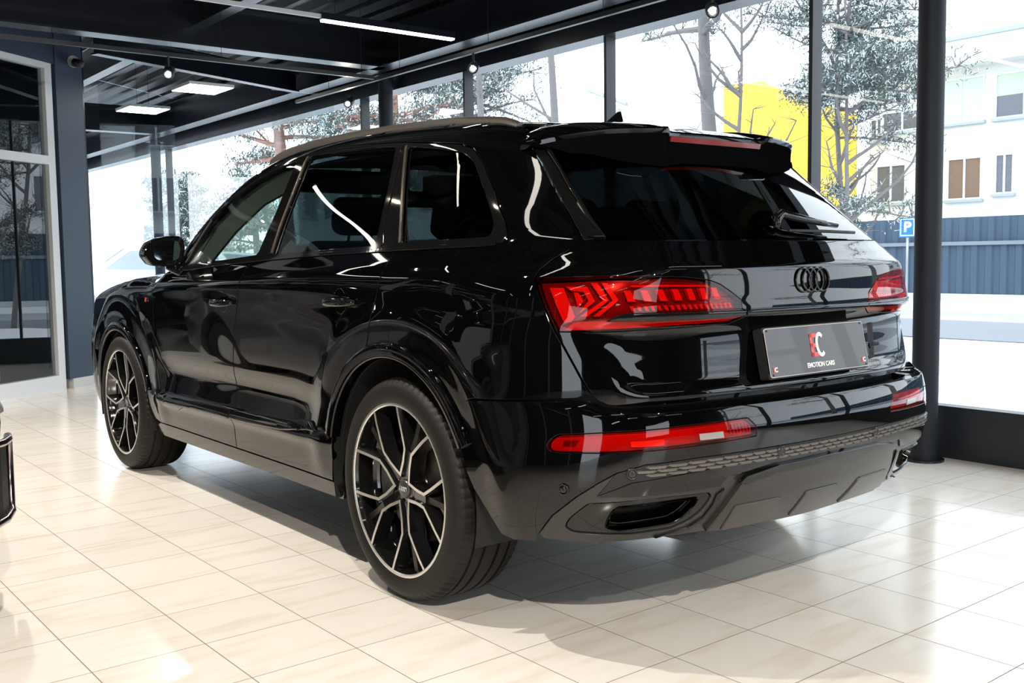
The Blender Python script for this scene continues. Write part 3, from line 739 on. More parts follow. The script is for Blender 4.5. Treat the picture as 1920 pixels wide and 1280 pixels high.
    panel('hood', hd, M_top(), PAINT, P, sp=.03)
    fbs = [(3.47, .44), (3.5, .66), (3.62, .76), (3.86, .74), (3.9, .30), (3.44, .28), (3.45, .36)]
    panel('front_bumper', fbs, SIDE, PAINT, P, mirror=True, sp=.025, mname='front_bumper')
    hlp = [(3.62, .76), (3.60, .86), (3.70, .925), (3.85, .93), (3.86, .76)]
    panel('headlight', hlp, SIDE, mat('headlight_glass', (.28, .30, .33), .08, .6), P, mirror=True, sp=.02)
    fb = [(-.84, .28), (.84, .28), (.84, .90), (.5, .955), (0, .97), (-.5, .955), (-.84, .90)]
    panel('front_bumper', fb, M_front(), PAINT, P, sp=.04, holes=[rnd([(-.38, .42), (.38, .42), (.47, .62), (.40, .84), (-.40, .84), (-.47, .62)], .04)])
    panel('radiator_grille', [(-.40, .40), (.40, .40), (.49, .62), (.42, .86), (-.42, .86), (-.49, .62)], M_front(), FLAT, P, sp=.06, off=-.03)
    # roof rails
    for s in (1, -1):
        xs = np.array([-.225, -.19, -.14, -.06, .05, .2, .6, 1.0, 1.3, 1.5, 1.6, 1.66, 1.69]); zt2 = np.array([1.641, 1.656, 1.670, 1.681, 1.693, 1.706, 1.7235, 1.7305, 1.7275, 1.714, 1.700, 1.686, 1.676])
        yc = .588+.020*sstep(1.2, 1.7, xs)-.0*xs
        zb_ = top_pt(xs, yc)[:, 2]-.012; zt2 = np.maximum(zt2, zb_+.012)
        mb = MB(); vs = []
        for i, x in enumerate(xs):
            hh_ = zt2[i]-zb_[i]; w_ = .016
            for dy, t in ((w_+.006, 0), (w_+.003, .55), (w_*.6, .93), (0, 1.0), (-w_*.6, .93), (-w_, .5), (-w_, 0)):
                vs.append((x, s*(yc[i]+dy), zb_[i]+hh_*t))
        mb.add(vs, [(i*7+j, i*7+(j+1) % 7, (i+1)*7+(j+1) % 7, (i+1)*7+j) for i in range(len(xs)-1) for j in range(7)]+[tuple(range(7)), tuple((len(xs)-1)*7+j for j in reversed(range(7)))])
        mb.build('roof_rail', RAILM, P, sm=True, angle=radians(40))
    # shark fin aerial
    mb = MB(); rows = []
    zr = float(top_pt([-.08], [0.])[0, 2])
    for t in np.linspace(0, 1, 9):
        xa_ = .045*(1-t)**1.5-.085*t+.0; xr = -.125+.018*t; z = zr-.004+.062*t**.9; wy = .018*(1-t)**1.1+.0025
        rows.append([(xa_*(1-a)+xr*a, wy*sin(pi*min(1, a*1.15+.02))**.6*sg, z) for sg, seq in ((1, np.linspace(0, 1, 9)), (-1, np.linspace(1, 0, 9))) for a in seq])
    n = len(rows[0]); mb.add([p for r in rows for p in r], [(i*n+j, i*n+(j+1) % n, (i+1)*n+(j+1) % n, (i+1)*n+j) for i in range(8) for j in range(n)]+[tuple(8*n+j for j in range(n))])
    mb.build('roof_aerial', GBLK, P, sm=True)
    # rear wiper
    wp = empty('rear_wiper', parent=P)
    us_ = [-1.775, -1.80, -1.86, -1.94, -2.06, -2.20, -2.33]; zz_ = [1.262, 1.283, 1.292, 1.280, 1.271, 1.264, 1.259]
    p = ring_pt(us_, zz_, 'gate'); nr = normal(p, 'gate'); q_ = p+nr*np.array([.006, .022, .032, .034, .033, .031, .028])[:, None]
    MB().tube(q_.tolist(), [.010, .017, .017, .015, .013, .012, .010], 10).build('wiper_arm', GBLK, wp, sm=True)
    us_ = np.linspace(-1.84, -2.47, 10); zz_ = np.interp(us_, [-2.47, -2.2, -1.84], [1.243, 1.246, 1.247]); p = ring_pt(us_, zz_, 'gate'); q_ = p+normal(p, 'gate')*.016
    MB().tube(q_.tolist(), .006, 6).build('wiper_blade', FLAT, wp, sm=True)
    # wheel arch trims
    def arch_trim(c, a0, a1, w0, w1, tail=None):
        n = 72; prof = [(0, -.03), (0, .006), (.002, .0105), (.006, .0120), (.5, .0125), (.92, .0115), (.985, .0085), (1.0, .001), (1.0, -.01)]
        U = []; Z = []; off = []
        for i in range(n+1):
            t = i/n; a = radians(a0+(a1-a0)*t); w = w0+(w1-w0)*t
            for r_, o_ in prof:
                rr = c[2]-.004+(w*r_ if r_ > .01 else r_)
                U.append(c[0]+rr*cos(a)); Z.append(max(.30, c[1]+rr*sin(a))); off.append(o_)
        Q = ring_pt(np.array(U), np.array(Z), 'gate'); N = normal(Q, 'gate'); Q = Q+N*np.array(off)[:, None]; k = len(prof)
        mb = MB(); mb.add(Q.tolist(), [(i*k+j, i*k+j+1, (i+1)*k+j+1, (i+1)*k+j) for i in range(n) for j in range(k-1)]+[tuple(range(k)), tuple(n*k+j for j in reversed(range(k)))])
        o = mb.build('wheel_arch_trim', PAINT, P, sm=True, angle=radians(50)); mirror_obj(o)
    arch_trim(RA, 16, 154, .050, .058); arch_trim(FA, 165, 8, .052, .050)
    # sill
    sl = [(.52, .330), (2.45, .330), (2.56, .300), (2.50, .255), (.47, .262), (.44, .300)]
    panel('sill', sl, SIDE, GBLK, P, mirror=True, depth=.03, sp=.02)
    # lower door blades
    bf = [(2.335, .445), (2.27, .476), (2.10, .487), (1.70, .504), (1.452, .510), (1.452, .470), (2.02, .462), (2.10, .440), (2.32, .436)]
    brr = [(1.440, .510), (1.05, .529), (.75, .545), (.655, .553), (.580, .516), (.70, .507), (.90, .485), (1.05, .480), (1.440, .470)]
    def blade_off(V): return .012+0*V[:, 0]
    for pr, par in ((bf, (f1, f2)), (brr, (r1, r2))):
        a, b = panel('door_blade', rnd(pr, .01), SIDE, GBLK, par[0], off=.012, gap=0, bev=.006, depth=.014, mirror=True, sp=.014); b.parent = par[1]
    def on_side(u, z, lift, s=1):
        p = ring_pt([u], [z], 'gate'); n_ = Vector(normal(p, 'gate')[0]); p = Vector(p[0])+n_*lift
        xx = Vector((0, 0, 1)).cross(n_).normalized(); yy = n_.cross(xx)
        return Matrix(((xx.x, yy.x, n_.x, p.x), (xx.y, yy.y, n_.y, p.y), (xx.z, yy.z, n_.z, p.z), (0, 0, 0, 1)))
    text('quattro', .036, BCHR, on_side(.795, .512, .0125) @ Matrix.Rotation(-.08, 4, 'Z'), r1, name='script_badge', ext=.0015, sx=1.15)
    M_ = on_side(2.50, .987, .001)
    MB().prism([(-.024, -.011), (-.008, -.011), (.000, .011), (-.016, .011)], 0, .003, M_).build('red_badge_bar', REDP, P)
    text('S', .026, CHR, M_ @ Matrix.Translation((.012, 0, .002)), P, name='fender_badge', ext=.001)
    # handles
    for (u, z), par in (((1.478, 1.000), (f1, f2)), ((.368, 1.030), (r1, r2))):
        rec, rb_ = panel('handle_recess', arc(u, z+.002, .047, 0, 354, 20), SIDE, PAINT, par[0], gap=0, bev=.002, depth=.002, sp=.010, mirror=True, off=.0008, offf=lambda V, u=u, z=z: .001-.022*np.clip(1-np.hypot(V[:, 0]-u, V[:, 1]-z-.002)**2/.047**2, 0, 1)); rb_.parent = par[1]
        xs = np.linspace(-.118, .118, 17); vs = []; K = 10
        p = ring_pt(u+xs, np.full(17, z), 'gate'); nr = normal(p, 'gate')
        for i in range(17):
            t = abs(xs[i])/.118; lift = .004+.032*(1-t**3.2); hz = .0165*(1-.45*t**4)
            for k in range(K):
                a = 2*pi*k/K; c0 = Vector(p[i])+Vector(nr[i])*(lift+.0085*cos(a)*(1-.3*t**6)); vs.append((c0.x, c0.y, c0.z+hz*sin(a)))
        mb = MB().add(vs, [(i*K+k, i*K+(k+1) % K, (i+1)*K+(k+1) % K, (i+1)*K+k) for i in range(16) for k in range(K)]+[tuple(range(K)), tuple(16*K+k for k in reversed(range(K)))])
        h_ = mb.build('door_handle', GBLK, par[0], sm=True); m_ = mirror_obj(h_); m_.parent = par[1]
    # door mirrors
    ol = [(1.122, 1.215), (1.118, 1.245), (1.095, 1.283), (1.055, 1.303), (.99, 1.314), (.940, 1.313), (.922, 1.295), (.915, 1.255), (.925, 1.185), (.950, 1.166), (1.03, 1.160), (1.09, 1.172)]
    O_ = np.array(rnd(ol, .010, 3)); ctr_ = O_.mean(0)
    for s in (1, -1):
        mr = empty('door_mirror', parent=P)
        mb = MB(); vs = []; n = len(O_)
        for x, k in ((2.070, .86), (2.062, .93), (2.064, .99), (2.075, 1.0), (2.11, 1.0), (2.15, .96), (2.185, .84), (2.205, .62), (2.212, .3)):
            for y, z in O_: yy = ctr_[0]+(y-ctr_[0])*k; vs.append((x-.25*(yy-1.02)*0+.06*(1.05-yy)*0, s*yy, ctr_[1]+(z-ctr_[1])*k))
        mb.add(vs, [(i*n+j, i*n+(j+1) % n, (i+1)*n+(j+1) % n, (i+1)*n+j) for i in range(8) for j in range(n)]+[tuple(8*n+j for j in range(n))])
        mb.build('mirror_housing', GBLK, mr, sm=True, angle=radians(60))
        MB().add([(2.068, s*(ctr_[0]+(y-ctr_[0])*.93), ctr_[1]+(z-ctr_[1])*.93) for y, z in O_], [tuple(range(len(O_)))]).build('mirror_bezel', GBLK, mr)
        gp = rnd([(1.070, 1.262), (1.045, 1.284), (.985, 1.292), (.950, 1.286), (.940, 1.248), (.952, 1.200), (.975, 1.192), (1.055, 1.196), (1.072, 1.215)], .01)
        g = MB().add([(2.0655+.05*(y-1.02), s*y, z) for y, z in gp]+[(2.0695, s*y, z) for y, z in gp], [tuple(range(len(gp)))]+[(i_, (i_+1) % len(gp), len(gp)+(i_+1) % len(gp), len(gp)+i_) for i_ in range(len(gp))]); g.build('mirror_glass', mat('mirror_silver', (.55, .62, .66), .02, 1.0), mr)
        MB().tube([(2.10, s*.985, 1.172), (2.085, s*.965, 1.150), (2.05, s*.945, 1.140), (2.02, s*.925, 1.135)], [.028, .026, .030, .034], 10).build('mirror_arm', GBLK, mr, sm=True)
    # ---- wheels
    def h_of(r): return .106+.029*min(1, (r/.27)**.9)
    wheel0 = empty('wheel', parent=P)
    RX = Matrix.Rotation(-pi/2, 4, 'X')      # lathe axis z -> +y
    def pol(r, a, h): return (-r*cos(a), h, r*sin(a))
    pr = [(.288, .112), (.297, .130), (.304, .1385), (.318, .1425), (.336, .1435), (.353, .1405), (.366, .133), (.376, .123), (.3815, .115), (.3815, .113), (.386, .103), (.3885, .088), (.3888, .080), (.3815, .079), (.3815, .070), (.3890, .069), (.390, .036), (.3825, .035), (.3825, .024), (.390, .023)]
    full = pr+[(r, -h) for r, h in reversed(pr)]
    n = 288; mb = MB(); vs = []
    for i, (r, h) in enumerate(full):
        for k in range(n):
            kk = (k+(2 if h < 0 else 0)) % 4
            rr = r-(.0045 if (kk == 0 and .084 < abs(h) < .124) else 0)
            a = 2*pi*k/n; vs.append((rr*cos(a), h, rr*sin(a)))
    L = len(full); mb.add(vs, [(i*n+k, i*n+(k+1) % n, (i+1)*n+(k+1) % n, (i+1)*n+k) for i in range(L-1) for k in range(n)])
    mb.build('tyre', RUB, wheel0, sm=True, angle=radians(35))
    mb = MB()
    mb.lathe([(.302, .126), (.3035, .1335), (.3025, .1365), (.298, .1375), (.2935, .1365), (.2905, .1335)], 96, RX, 1)
    mb.lathe([(.2905, .1335), (.284, .118), (.281, .07), (.272, .055), (.262, .045), (.258, -.09), (.285, -.12), (.300, -.126)], 96, RX, 0)
    mb.lathe([(.258, -.09), (.06, -.02)], 32, RX, 0)
    c0 = [radians(a) for a in (175, 103, 31, -41, -113)]
    wd = .0105
    for c in c0:
        pts = [(.2915, c-radians(14.3)), (.2500, c-radians(16.6)), (.2, c-radians(20.3)), (.153, c-radians(25.5)), (.105, c-radians(21)), (.058, c), (.105, c+radians(21)), (.153, c+radians(25.5)), (.2, c+radians(20.3)), (.2500, c+radians(16.6)), (.2915, c+radians(14.3))]
        P2 = [(r*cos(a), r*sin(a)) for r, a in pts]
        def offs(d):
            out = []
            for i, p in enumerate(P2):
                a = np.array(P2[max(i-1, 0)]); b = np.array(P2[min(i+1, len(P2)-1)]); q0 = np.array(p)
                t1 = q0-a if i > 0 else b-q0; t2 = b-q0 if i < len(P2)-1 else q0-a
                t1 = t1/np.linalg.norm(t1); t2 = t2/np.linalg.norm(t2); n1 = np.array([t1[1], -t1[0]]); n2 = np.array([t2[1], -t2[0]])
                nb = n1+n2; nb /= max(np.linalg.norm(nb), 1e-6); k = d/max(.45, float(nb@n1)); out.append(q0+nb*k)
            return out
        sgn = 1
        # opening lies towards its centre ray: choose the side away from it
        test = np.array(offs(.01)[3]); cdir = np.array([cos(c), sin(c)])
        if abs(np.cross(cdir, test)) < abs(np.cross(cdir, np.array(P2[3]))): sgn = -1
        A_ = offs(0); B_ = offs(sgn*wd); C_ = offs(sgn*(wd+.003)); D_ = offs(-sgn*.002)
        def rows(Ls):
            vs = []
            for Lr, dh in Ls:
                for p in Lr: r = float(np.hypot(*p)); vs.append((-p[0], h_of(r)+dh, p[1]))
            return vs
        k = len(P2); G_ = offs(sgn*.020); 
        vs = rows([(D_, -.055), (A_, -.001), (A_, 0), (B_, 0), (B_, -.001), (C_, -.013), (G_, -.05)])
        mi = [0, 1, 1, 1, 0, 0]
        for q in range(6): mb.add(vs[q*k:(q+2)*k], [(j, j+1, k+j+1, k+j) for j in range(k-1)], mi[q])
    for c in c0:
        m_ = c+radians(36)
        rib = []; 
        for r, w2, dh in ((.05, .016, -.012), (.10, .020, -.014), (.15, .014, -.018), (.2, .010, -.026), (.286, .011, -.034)):
            for sg, d2 in ((-1, -.05), (-1, 0), (1, 0), (1, -.05)):
                w3 = w2*(1.25 if d2 else 1)
                rib.append((-(r*cos(m_)-sg*w3*sin(m_)), h_of(r)+dh+d2, r*sin(m_)+sg*w3*cos(m_)))
        mb.add(rib, [(4*i+j, 4*i+j+1, 4*i+4+j+1, 4*i+4+j) for i in range(4) for j in range(3)]+[(16, 17, 18, 19)], 2)
        # web between the two polished edges near the hub
        fan = [(.045, -9), (.045, 9), (.105, 13.2), (.150, 9.2), (.150, -9.2), (.105, -13.2)]
        mb.add([pol(r, m_+radians(a), h_of(r)-.0105) for r, a in fan], [(0, 5, 2, 1), (5, 4, 3, 2)], 0)
    mb.lathe([(.001, .100), (.050, .100), (.060, .094), (.066, .080), (.066, .02)], 48, RX, 0)
    mb.build('alloy_rim', [WBLK, ALU, mat('wheel_dark_satin', (.045, .040, .035), .3, .5)], wheel0, sm=True, angle=radians(30))
    lg = MB()
    for k in range(5):
        a = c0[0]+radians(36+72*k); M = Matrix.Translation(pol(.056, a, .0955)) @ RX
        lg.lathe([(.001, .003), (.009, .003), (.0095, -.004)], 6, M, 1); lg.lathe([(.0135, .0085), (.0125, .0092), (.0115, .0085)], 20, M, 0)
    lg.build('wheel_bolts', [WBLK, BCHR], wheel0)
    cap = MB().lathe([(.001, .1085), (.028, .1085), (.031, .107), (.033, .100)], 36, RX).build('centre_cap', mat('centre_cap_grey', (.09, .085, .08), .3, .7), wheel0, sm=True)
    rg = MB()
    for k in range(4):
        M = Matrix.Translation((.0148-.0099*k, .109, 0)) @ RX
        rg.lathe([(.0075+.0009*cos(2*pi*j/6), .0009*sin(2*pi*j/6)) for j in range(6)], 24, M, closed=True)
    rg.build('ring_emblem', CHR, wheel0)
    MB().lathe([(.07, .045), (.195, .045), (.197, .043), (.197, .020), (.195, .018), (.07, .018)], 64, RX).build('brake_disc', DISC, wheel0, sm=True, angle=.6)
    cal = MB(); K = 8; vs = []
    for i in range(K+1):
        a = radians(-38+76*i/K); 
        for r, h in ((.135, .070), (.215, .070), (.215, .0), (.135, .0)): vs.append(pol(r, a+pi, h))
    cal.add(vs, [(4*i+j, 4*i+(j+1) % 4, 4*i+4+(j+1) % 4, 4*i+4+j) for i in range(K) for j in range(4)]+[(0, 1, 2, 3), (4*K+3, 4*K+2, 4*K+1, 4*K)])
    cal.build('brake_caliper', mat('caliper_grey', (.10, .095, .09), .4, .4), wheel0, sm=False, bevel=.006)
    def cp(root, loc, rz, rot=0.):
        r = root.copy(); COL.objects.link(r); r.location = loc; r.rotation_euler = (0, 0, rz); r.parent = P
        for ch in root.children:
            c_ = ch.copy(); COL.objects.link(c_); c_.parent = r; c_.rotation_euler = (0, rot, 0)
            if c_.name.startswith('brake_caliper'): c_.rotation_euler = (0, 0, 0)
        return r
    kids = list(wheel0.children)
    cp(wheel0, (WB, .838, WR), 0, radians(-12)); cp(wheel0, (0, -.8425, WR), pi); cp(wheel0, (WB, -.838, WR), pi)
    wheel0.location = (0, .8425, WR)
    # ---- inner structure: dark shell behind the gaps, arch liners, floor
    inn = [(3.60, 1.00), (3.60, .75)]+arc(*FA, 8, 172, 20)+[(2.5, .33), (.60, .33)]+arc(*RA, 8, 152, 20)+[(-.56, .40), (-.72, .45), (-.95, .60), (UC, .62), (UC, 1.18), (-.9, 1.15), (-.75, 1.12), (-.5, 1.19), (.6, 1.18), (1.8, 1.12), (2.4, 1.08)]
    panel('inner_shell', inn, SIDE, FLAT, P, off=-.045, gap=.0, depth=.001, sp=.05, mirror=True)
    rb = sym([(UC, .80), (-.86, .80), (-.76, .70), (-.62, .50), (-.60, .36), (-.9, .36), (UC, .35)])
    panel('bumper_carrier', rb, BUMP, FLAT, P, off=-.10, gap=0, depth=.001, sp=.06)
    for c, s in ((RA, 1), (RA, -1), (FA, 1), (FA, -1)):
        mb = MB(); pts = arc(c[0], c[1], c[2]+.004, -14, 194, 30); k = len(pts)
        vs = [(x, s*.955, z) for x, z in pts]+[(x, s*.62, z) for x, z in pts]+[(c[0], s*.62, c[1])]
        mb.add(vs, [(i, i+1, k+i+1, k+i) for i in range(k-1)]+[(k+i, k+i+1, 2*k) for i in range(k-1)])
        mb.build('wheel_arch_liner', FLAT, P, sm=True, angle=.7)
    ub = MB().box((.55, -.88, .27), (2.50, .88, .36)).box((-.84, -.60, .355), (3.7, .60, .42)).box((3.5, -.80, .27), (3.85, .80, .40)).box((-.80, -.70, .36), (-.56, .70, .42))
    ub.box((-.16, -.62, .30), (.16, .62, .42)).tube([(-.9, .5, .36), (-.6, .45, .33), (.5, .3, .30), (2.3, .2, .30)], .045, 10)
    ub.build('underbody', FLAT, P)
    # ---- cabin
    hl_ = [(-.25, -.66), (1.40, -.62), (1.40, .62), (-.25, .66)]
    panel('headliner', hl_, M_top(), CABIN, P, off=-.075, depth=.001, sp=.08)
    MB().box((1.28, -.60, 1.50), (1.42, -.08, 1.60)).box((1.28, .08, 1.50), (1.42, .60, 1.60)).box((1.36, -.13, 1.44), (1.40, .13, 1.52)).build('sun_visor', CABIN, P, bevel=.01)
    MB().box((-.80, -.82, .42), (2.3, .82, .46)).box((-.72, -.80, .46), (-.68, .80, .98)).box((1.02, .84, .45), (1.12, .88, 1.19)).box((1.02, -.88, .45), (1.12, -.84, 1.19)).build('cabin_floor', CABIN, P)
    ds = MB(); vs = []; K = 9
    sec = [(1.80, .80), (1.78, 1.05), (1.84, 1.13), (1.98, 1.165), (2.25, 1.15), (2.38, 1.12), (2.38, .80)]
    for y in (-.80, -.5, 0, .3, .5, .8): 
        for x, z in sec: vs.append((x, y, z+(.03 if abs(y-.4) < .15 and z > 1.1 and x < 2.1 else 0)))
    k = len(sec); ds.add(vs, [(i*k+j, i*k+(j+1) % k, (i+1)*k+(j+1) % k, (i+1)*k+j) for i in range(5) for j in range(k)]+[tuple(range(k)), tuple(5*k+j for j in reversed(range(k)))])
    ds.build('dashboard', DASHM, P, sm=True, angle=.8)
    M = Matrix.Translation((1.66, .40, 1.02)) @ Matrix.Rotation(radians(-66), 4, 'Y')
    sw = MB().lathe([(.185+.015*cos(2*pi*j/8), .015*sin(2*pi*j/8)) for j in range(8)], 32, M, closed=True).lathe([(.001, -.01), (.06, 0), (.07, -.03)], 20, M)
    sw.tube([tuple(M @ Vector((-.18, 0, 0))), tuple(M @ Vector((.18, 0, 0)))], .016, 8).build('steering_wheel', LEATH, P, sm=True)
    def seat(x, y, z0, w, lean=.22, hr=.52, h=.62, cx=.48):
        s = empty('seat', parent=P)
        def pad(nm, a, b, M):
            mb = MB().box(a, b, 0, M); o = mb.build(nm, LEATH, s, sm=True); bv = o.modifiers.new('b', 'BEVEL'); bv.width = .045; bv.segments = 4; return o
        Mb = Matrix.Translation((x, y, z0)) @ Matrix.Rotation(-lean, 4, 'Y')
        pad('seat_cushion', (x-.02, y-w/2, z0-.14), (x+cx, y+w/2, z0), Matrix.Identity(4))
        pad('backrest', (-.12, -w/2, -.02), (.0, w/2, h), Mb)
        pad('headrest', (-.11, -.145, h+.03), (.0, .145, h+.205), Mb)
        MB().tube([tuple(Mb @ Vector((-.055, -.06, h-.05))), tuple(Mb @ Vector((-.055, -.06, h+.06)))], .007, 6).tube([tuple(Mb @ Vector((-.055, .06, h-.05))), tuple(Mb @ Vector((-.055, .06, h+.06)))], .007, 6).build('headrest_post', CHR, s)
    seat(1.42, .40, .72, .52, .25, h=.58, cx=.42); seat(1.42, -.40, .72, .52, .25, h=.58, cx=.42)
    for y in (.50, 0, -.50): seat(.45, y, .76, .47, .28, h=.50)
    for y in (.40, -.40): seat(-.38, y, .74, .44, .20, h=.42, cx=.36)
build_car()
# ------------------------------------------------------------------ camera
cam_d = bpy.data.cameras.new('camera'); cam = bpy.data.objects.new('camera', cam_d); COL.objects.link(cam)
cam_d.sensor_width = 36; cam_d.lens = 36*1918.76/1920; cam_d.clip_start = .05; cam_d.clip_end = 400
def cam_matrix(loc, yaw, pitch, roll):
    f = Vector((cos(yaw)*cos(pitch), sin(yaw)*cos(pitch), sin(pitch))); r = Vector((sin(yaw), -cos(yaw), 0)); u = r.cross(f)
    r2 = r*cos(roll)+u*sin(roll); u2 = -r*sin(roll)+u*cos(roll)
    return Matrix(((r2.x, u2.x, -f.x, loc[0]), (r2.y, u2.y, -f.y, loc[1]), (r2.z, u2.z, -f.z, loc[2]), (0, 0, 0, 1)))
cam.matrix_world = cam_matrix((-2.986364, 2.79943638, 1.18119178), radians(-38.03189), radians(-4.65957), radians(-.78011))
scene.camera = cam

# ------------------------------------------------------------------ showroom materials
def floor_mat():
    m = mat('beige_marbled_tiles', (.7, .66, .6), .22, 0, 0, .5); nt = m.node_tree; b = nt.nodes['Principled BSDF']; N = nt.nodes.new; L = nt.links.new
    tc = N('ShaderNodeTexCoord'); mp = N('ShaderNodeMapping'); L(tc.outputs['Object'], mp.inputs[0]); mp.inputs['Rotation'].default_value = (0, 0, -.0114)
    sep = N('ShaderNodeSeparateXYZ'); L(mp.outputs[0], sep.inputs[0])
    def mth(op, a, b_=None, v=None):
        n = N('ShaderNodeMath'); n.operation = op
        if hasattr(a, 'links'): L(a, n.inputs[0])
        else: n.inputs[0].default_value = a
        if b_ is not None:
            if hasattr(b_, 'links'): L(b_, n.inputs[1])
            else: n.inputs[1].default_value = b_
        return n.outputs[0]
    T = .34035
    fx = mth('DIVIDE', sep.outputs[0], T); fy = mth('DIVIDE', sep.outputs[1], T)
    def edge(f):
        fr = mth('FRACT', f); return mth('MINIMUM', fr, mth('SUBTRACT', 1.0, fr))
    d = mth('MINIMUM', edge(fx), edge(fy)); g = mth('LESS_THAN', d, .0050)
    cx = mth('FLOOR', fx); cy = mth('FLOOR', fy); cb = N('ShaderNodeCombineXYZ'); L(cx, cb.inputs[0]); L(cy, cb.inputs[1])
    wn = N('ShaderNodeTexWhiteNoise'); L(cb.outputs[0], wn.inputs['Vector'])
    # marbling: streaks along y, shifted per tile
    va = N('ShaderNodeVectorMath'); va.operation = 'MULTIPLY_ADD'; L(wn.outputs['Color'], va.inputs[0]); va.inputs[1].default_value = (9, 9, 9); L(mp.outputs[0], va.inputs[2])
    m2 = N('ShaderNodeMapping'); m2.inputs['Scale'].default_value = (14, 3.0, 1); m2.inputs['Rotation'].default_value = (0, 0, .12); L(va.outputs[0], m2.inputs[0])
    ns = N('ShaderNodeTexNoise'); ns.inputs['Scale'].default_value = 1.0; ns.inputs['Detail'].default_value = 4; L(m2.outputs[0], ns.inputs['Vector'])
    cr = N('ShaderNodeValToRGB'); e = cr.color_ramp.elements; e[0].position = .30; e[0].color = (.735, .67, .585, 1); e[1].position = .50; e[1].color = (.80, .76, .70, 1); L(ns.outputs[0], cr.inputs[0])
    mx = N('ShaderNodeMix'); mx.data_type = 'RGBA'; mx.blend_type = 'MULTIPLY'; mx.inputs[0].default_value = 1; L(cr.outputs[0], mx.inputs[6])
    r2 = N('ShaderNodeMapRange'); r2.inputs[3].default_value = .94; r2.inputs[4].default_value = 1.0; L(wn.outputs['Value'], r2.inputs[0]); L(r2.outputs[0], mx.inputs[7])
    mg = N('ShaderNodeMix'); mg.data_type = 'RGBA'; L(g, mg.inputs[0]); L(mx.outputs[2], mg.inputs[6]); mg.inputs[7].default_value = (.20, .165, .13, 1); L(mg.outputs[2], b.inputs['Base Color'])
    n3 = N('ShaderNodeTexNoise'); n3.inputs['Scale'].default_value = 3; L(mp.outputs[0], n3.inputs['Vector'])
    r3 = N('ShaderNodeMapRange'); r3.inputs[3].default_value = .13; r3.inputs[4].default_value = .24; L(n3.outputs[0], r3.inputs[0])
    mr = N('ShaderNodeMix'); L(g, mr.inputs[0]); L(r3.outputs[0], mr.inputs[2]); mr.inputs[3].default_value = .8; L(mr.outputs[0], b.inputs['Roughness'])
    bp = N('ShaderNodeBump'); bp.inputs['Strength'].default_value = .4; bp.inputs['Distance'].default_value = .002; L(mth('SUBTRACT', 1.0, g), bp.inputs['Height']); L(bp.outputs[0], b.inputs['Normal'])
    return m
STEEL = mat('dark_blue_painted_steel', (.0055, .0075, .013), .28)
FRAME = mat('dark_window_frame', (.010, .013, .018), .4)
DECK = mat('dark_roof_deck', (.0045, .006, .010), .35)
PILB = mat('slate_blue_wall_panel', (.032, .050, .082), .5)
WHF = mat('white_aluminium_frame', (.62, .64, .66), .35)
PLINTH = mat('pale_plinth', (.50, .50, .49), .5)
DARKW = mat('charcoal_wall', (.03, .03, .032), .7)
GLAZ = glassy('clear_window_glass', (.93, .955, .96), .04)
SNOW = mat('snow', (.82, .86, .92), .8)
ROAD = mat('wet_asphalt', (.12, .135, .16), .5)

# ------------------------------------------------------------------ room shell
YF = -2.8
# tile grid of the floor is centred on the measured joint
fl = MB().box((-9, YF-.12, -.12), (17, 7.5, 0)).build('floor', floor_mat(), kind='structure')
fl.data.transform(Matrix.Translation((-.043+0, -1.994, 0))); fl.location = (.043, 1.994, 0)
# roof deck with ribs along x
mb = MB(); vs = []; y = YF-.15; k = 0; ps = []
while y < 7.5:
    ps += [(y, 3.56), (y+.10, 3.56), (y+.13, 3.50), (y+.19, 3.50), (y+.22, 3.56)]; y += .25
for x in (-9, 17): vs += [(x, a, b) for a, b in ps]
n = len(ps); mb.add(vs, [(i, i+1, n+i+1, n+i) for i in range(n-1)])
mb.add([(-9, YF-.15, 3.7), (17, YF-.15, 3.7), (17, 7.6, 3.7), (-9, 7.6, 3.7)], [(0, 1, 2, 3)])
mb.build('ceiling', DECK, kind='structure', fix=False)
def ibeam(name, a, b, w=.19, h=.36, tf=.014, tw=.010):
    """steel I beam between two points of its bottom flange"""
    a = Vector(a); b = Vector(b); d = (b-a); L = d.length; d.normalize(); s = Vector((0, 0, 1)).cross(d).normalized()
    M = Matrix(((d.x, s.x, 0, a.x), (d.y, s.y, 0, a.y), (0, 0, 1, a.z), (0, 0, 0, 1)))
    return struct(MB().box((0, -w/2, 0), (L, w/2, tf), 0, M).box((0, -w/2, h-tf), (L, w/2, h), 0, M).box((0, -tw/2, tf), (L, tw/2, h-tf), 0, M).build(name, STEEL))
nb = [0]
def beam(*a, **k): nb[0] += 1; return ibeam('trim_%d' % nb[0], *a, **k)
beam((-9, -2.40, 3.0), (17, -2.40, 3.0)); 
for x in (-.2, 5.62, 11.75): beam((x, -2.40, 3.0), (x, 7.4, 3.0))
for yy in (-.62, 1.5, 3.6, 5.7): beam((-9, yy, 3.18), (17, yy, 3.18), w=.12, h=.30)
beam((6.35, .05, 2.99), (7.25, -2.3, 2.99), w=.10, h=.20)
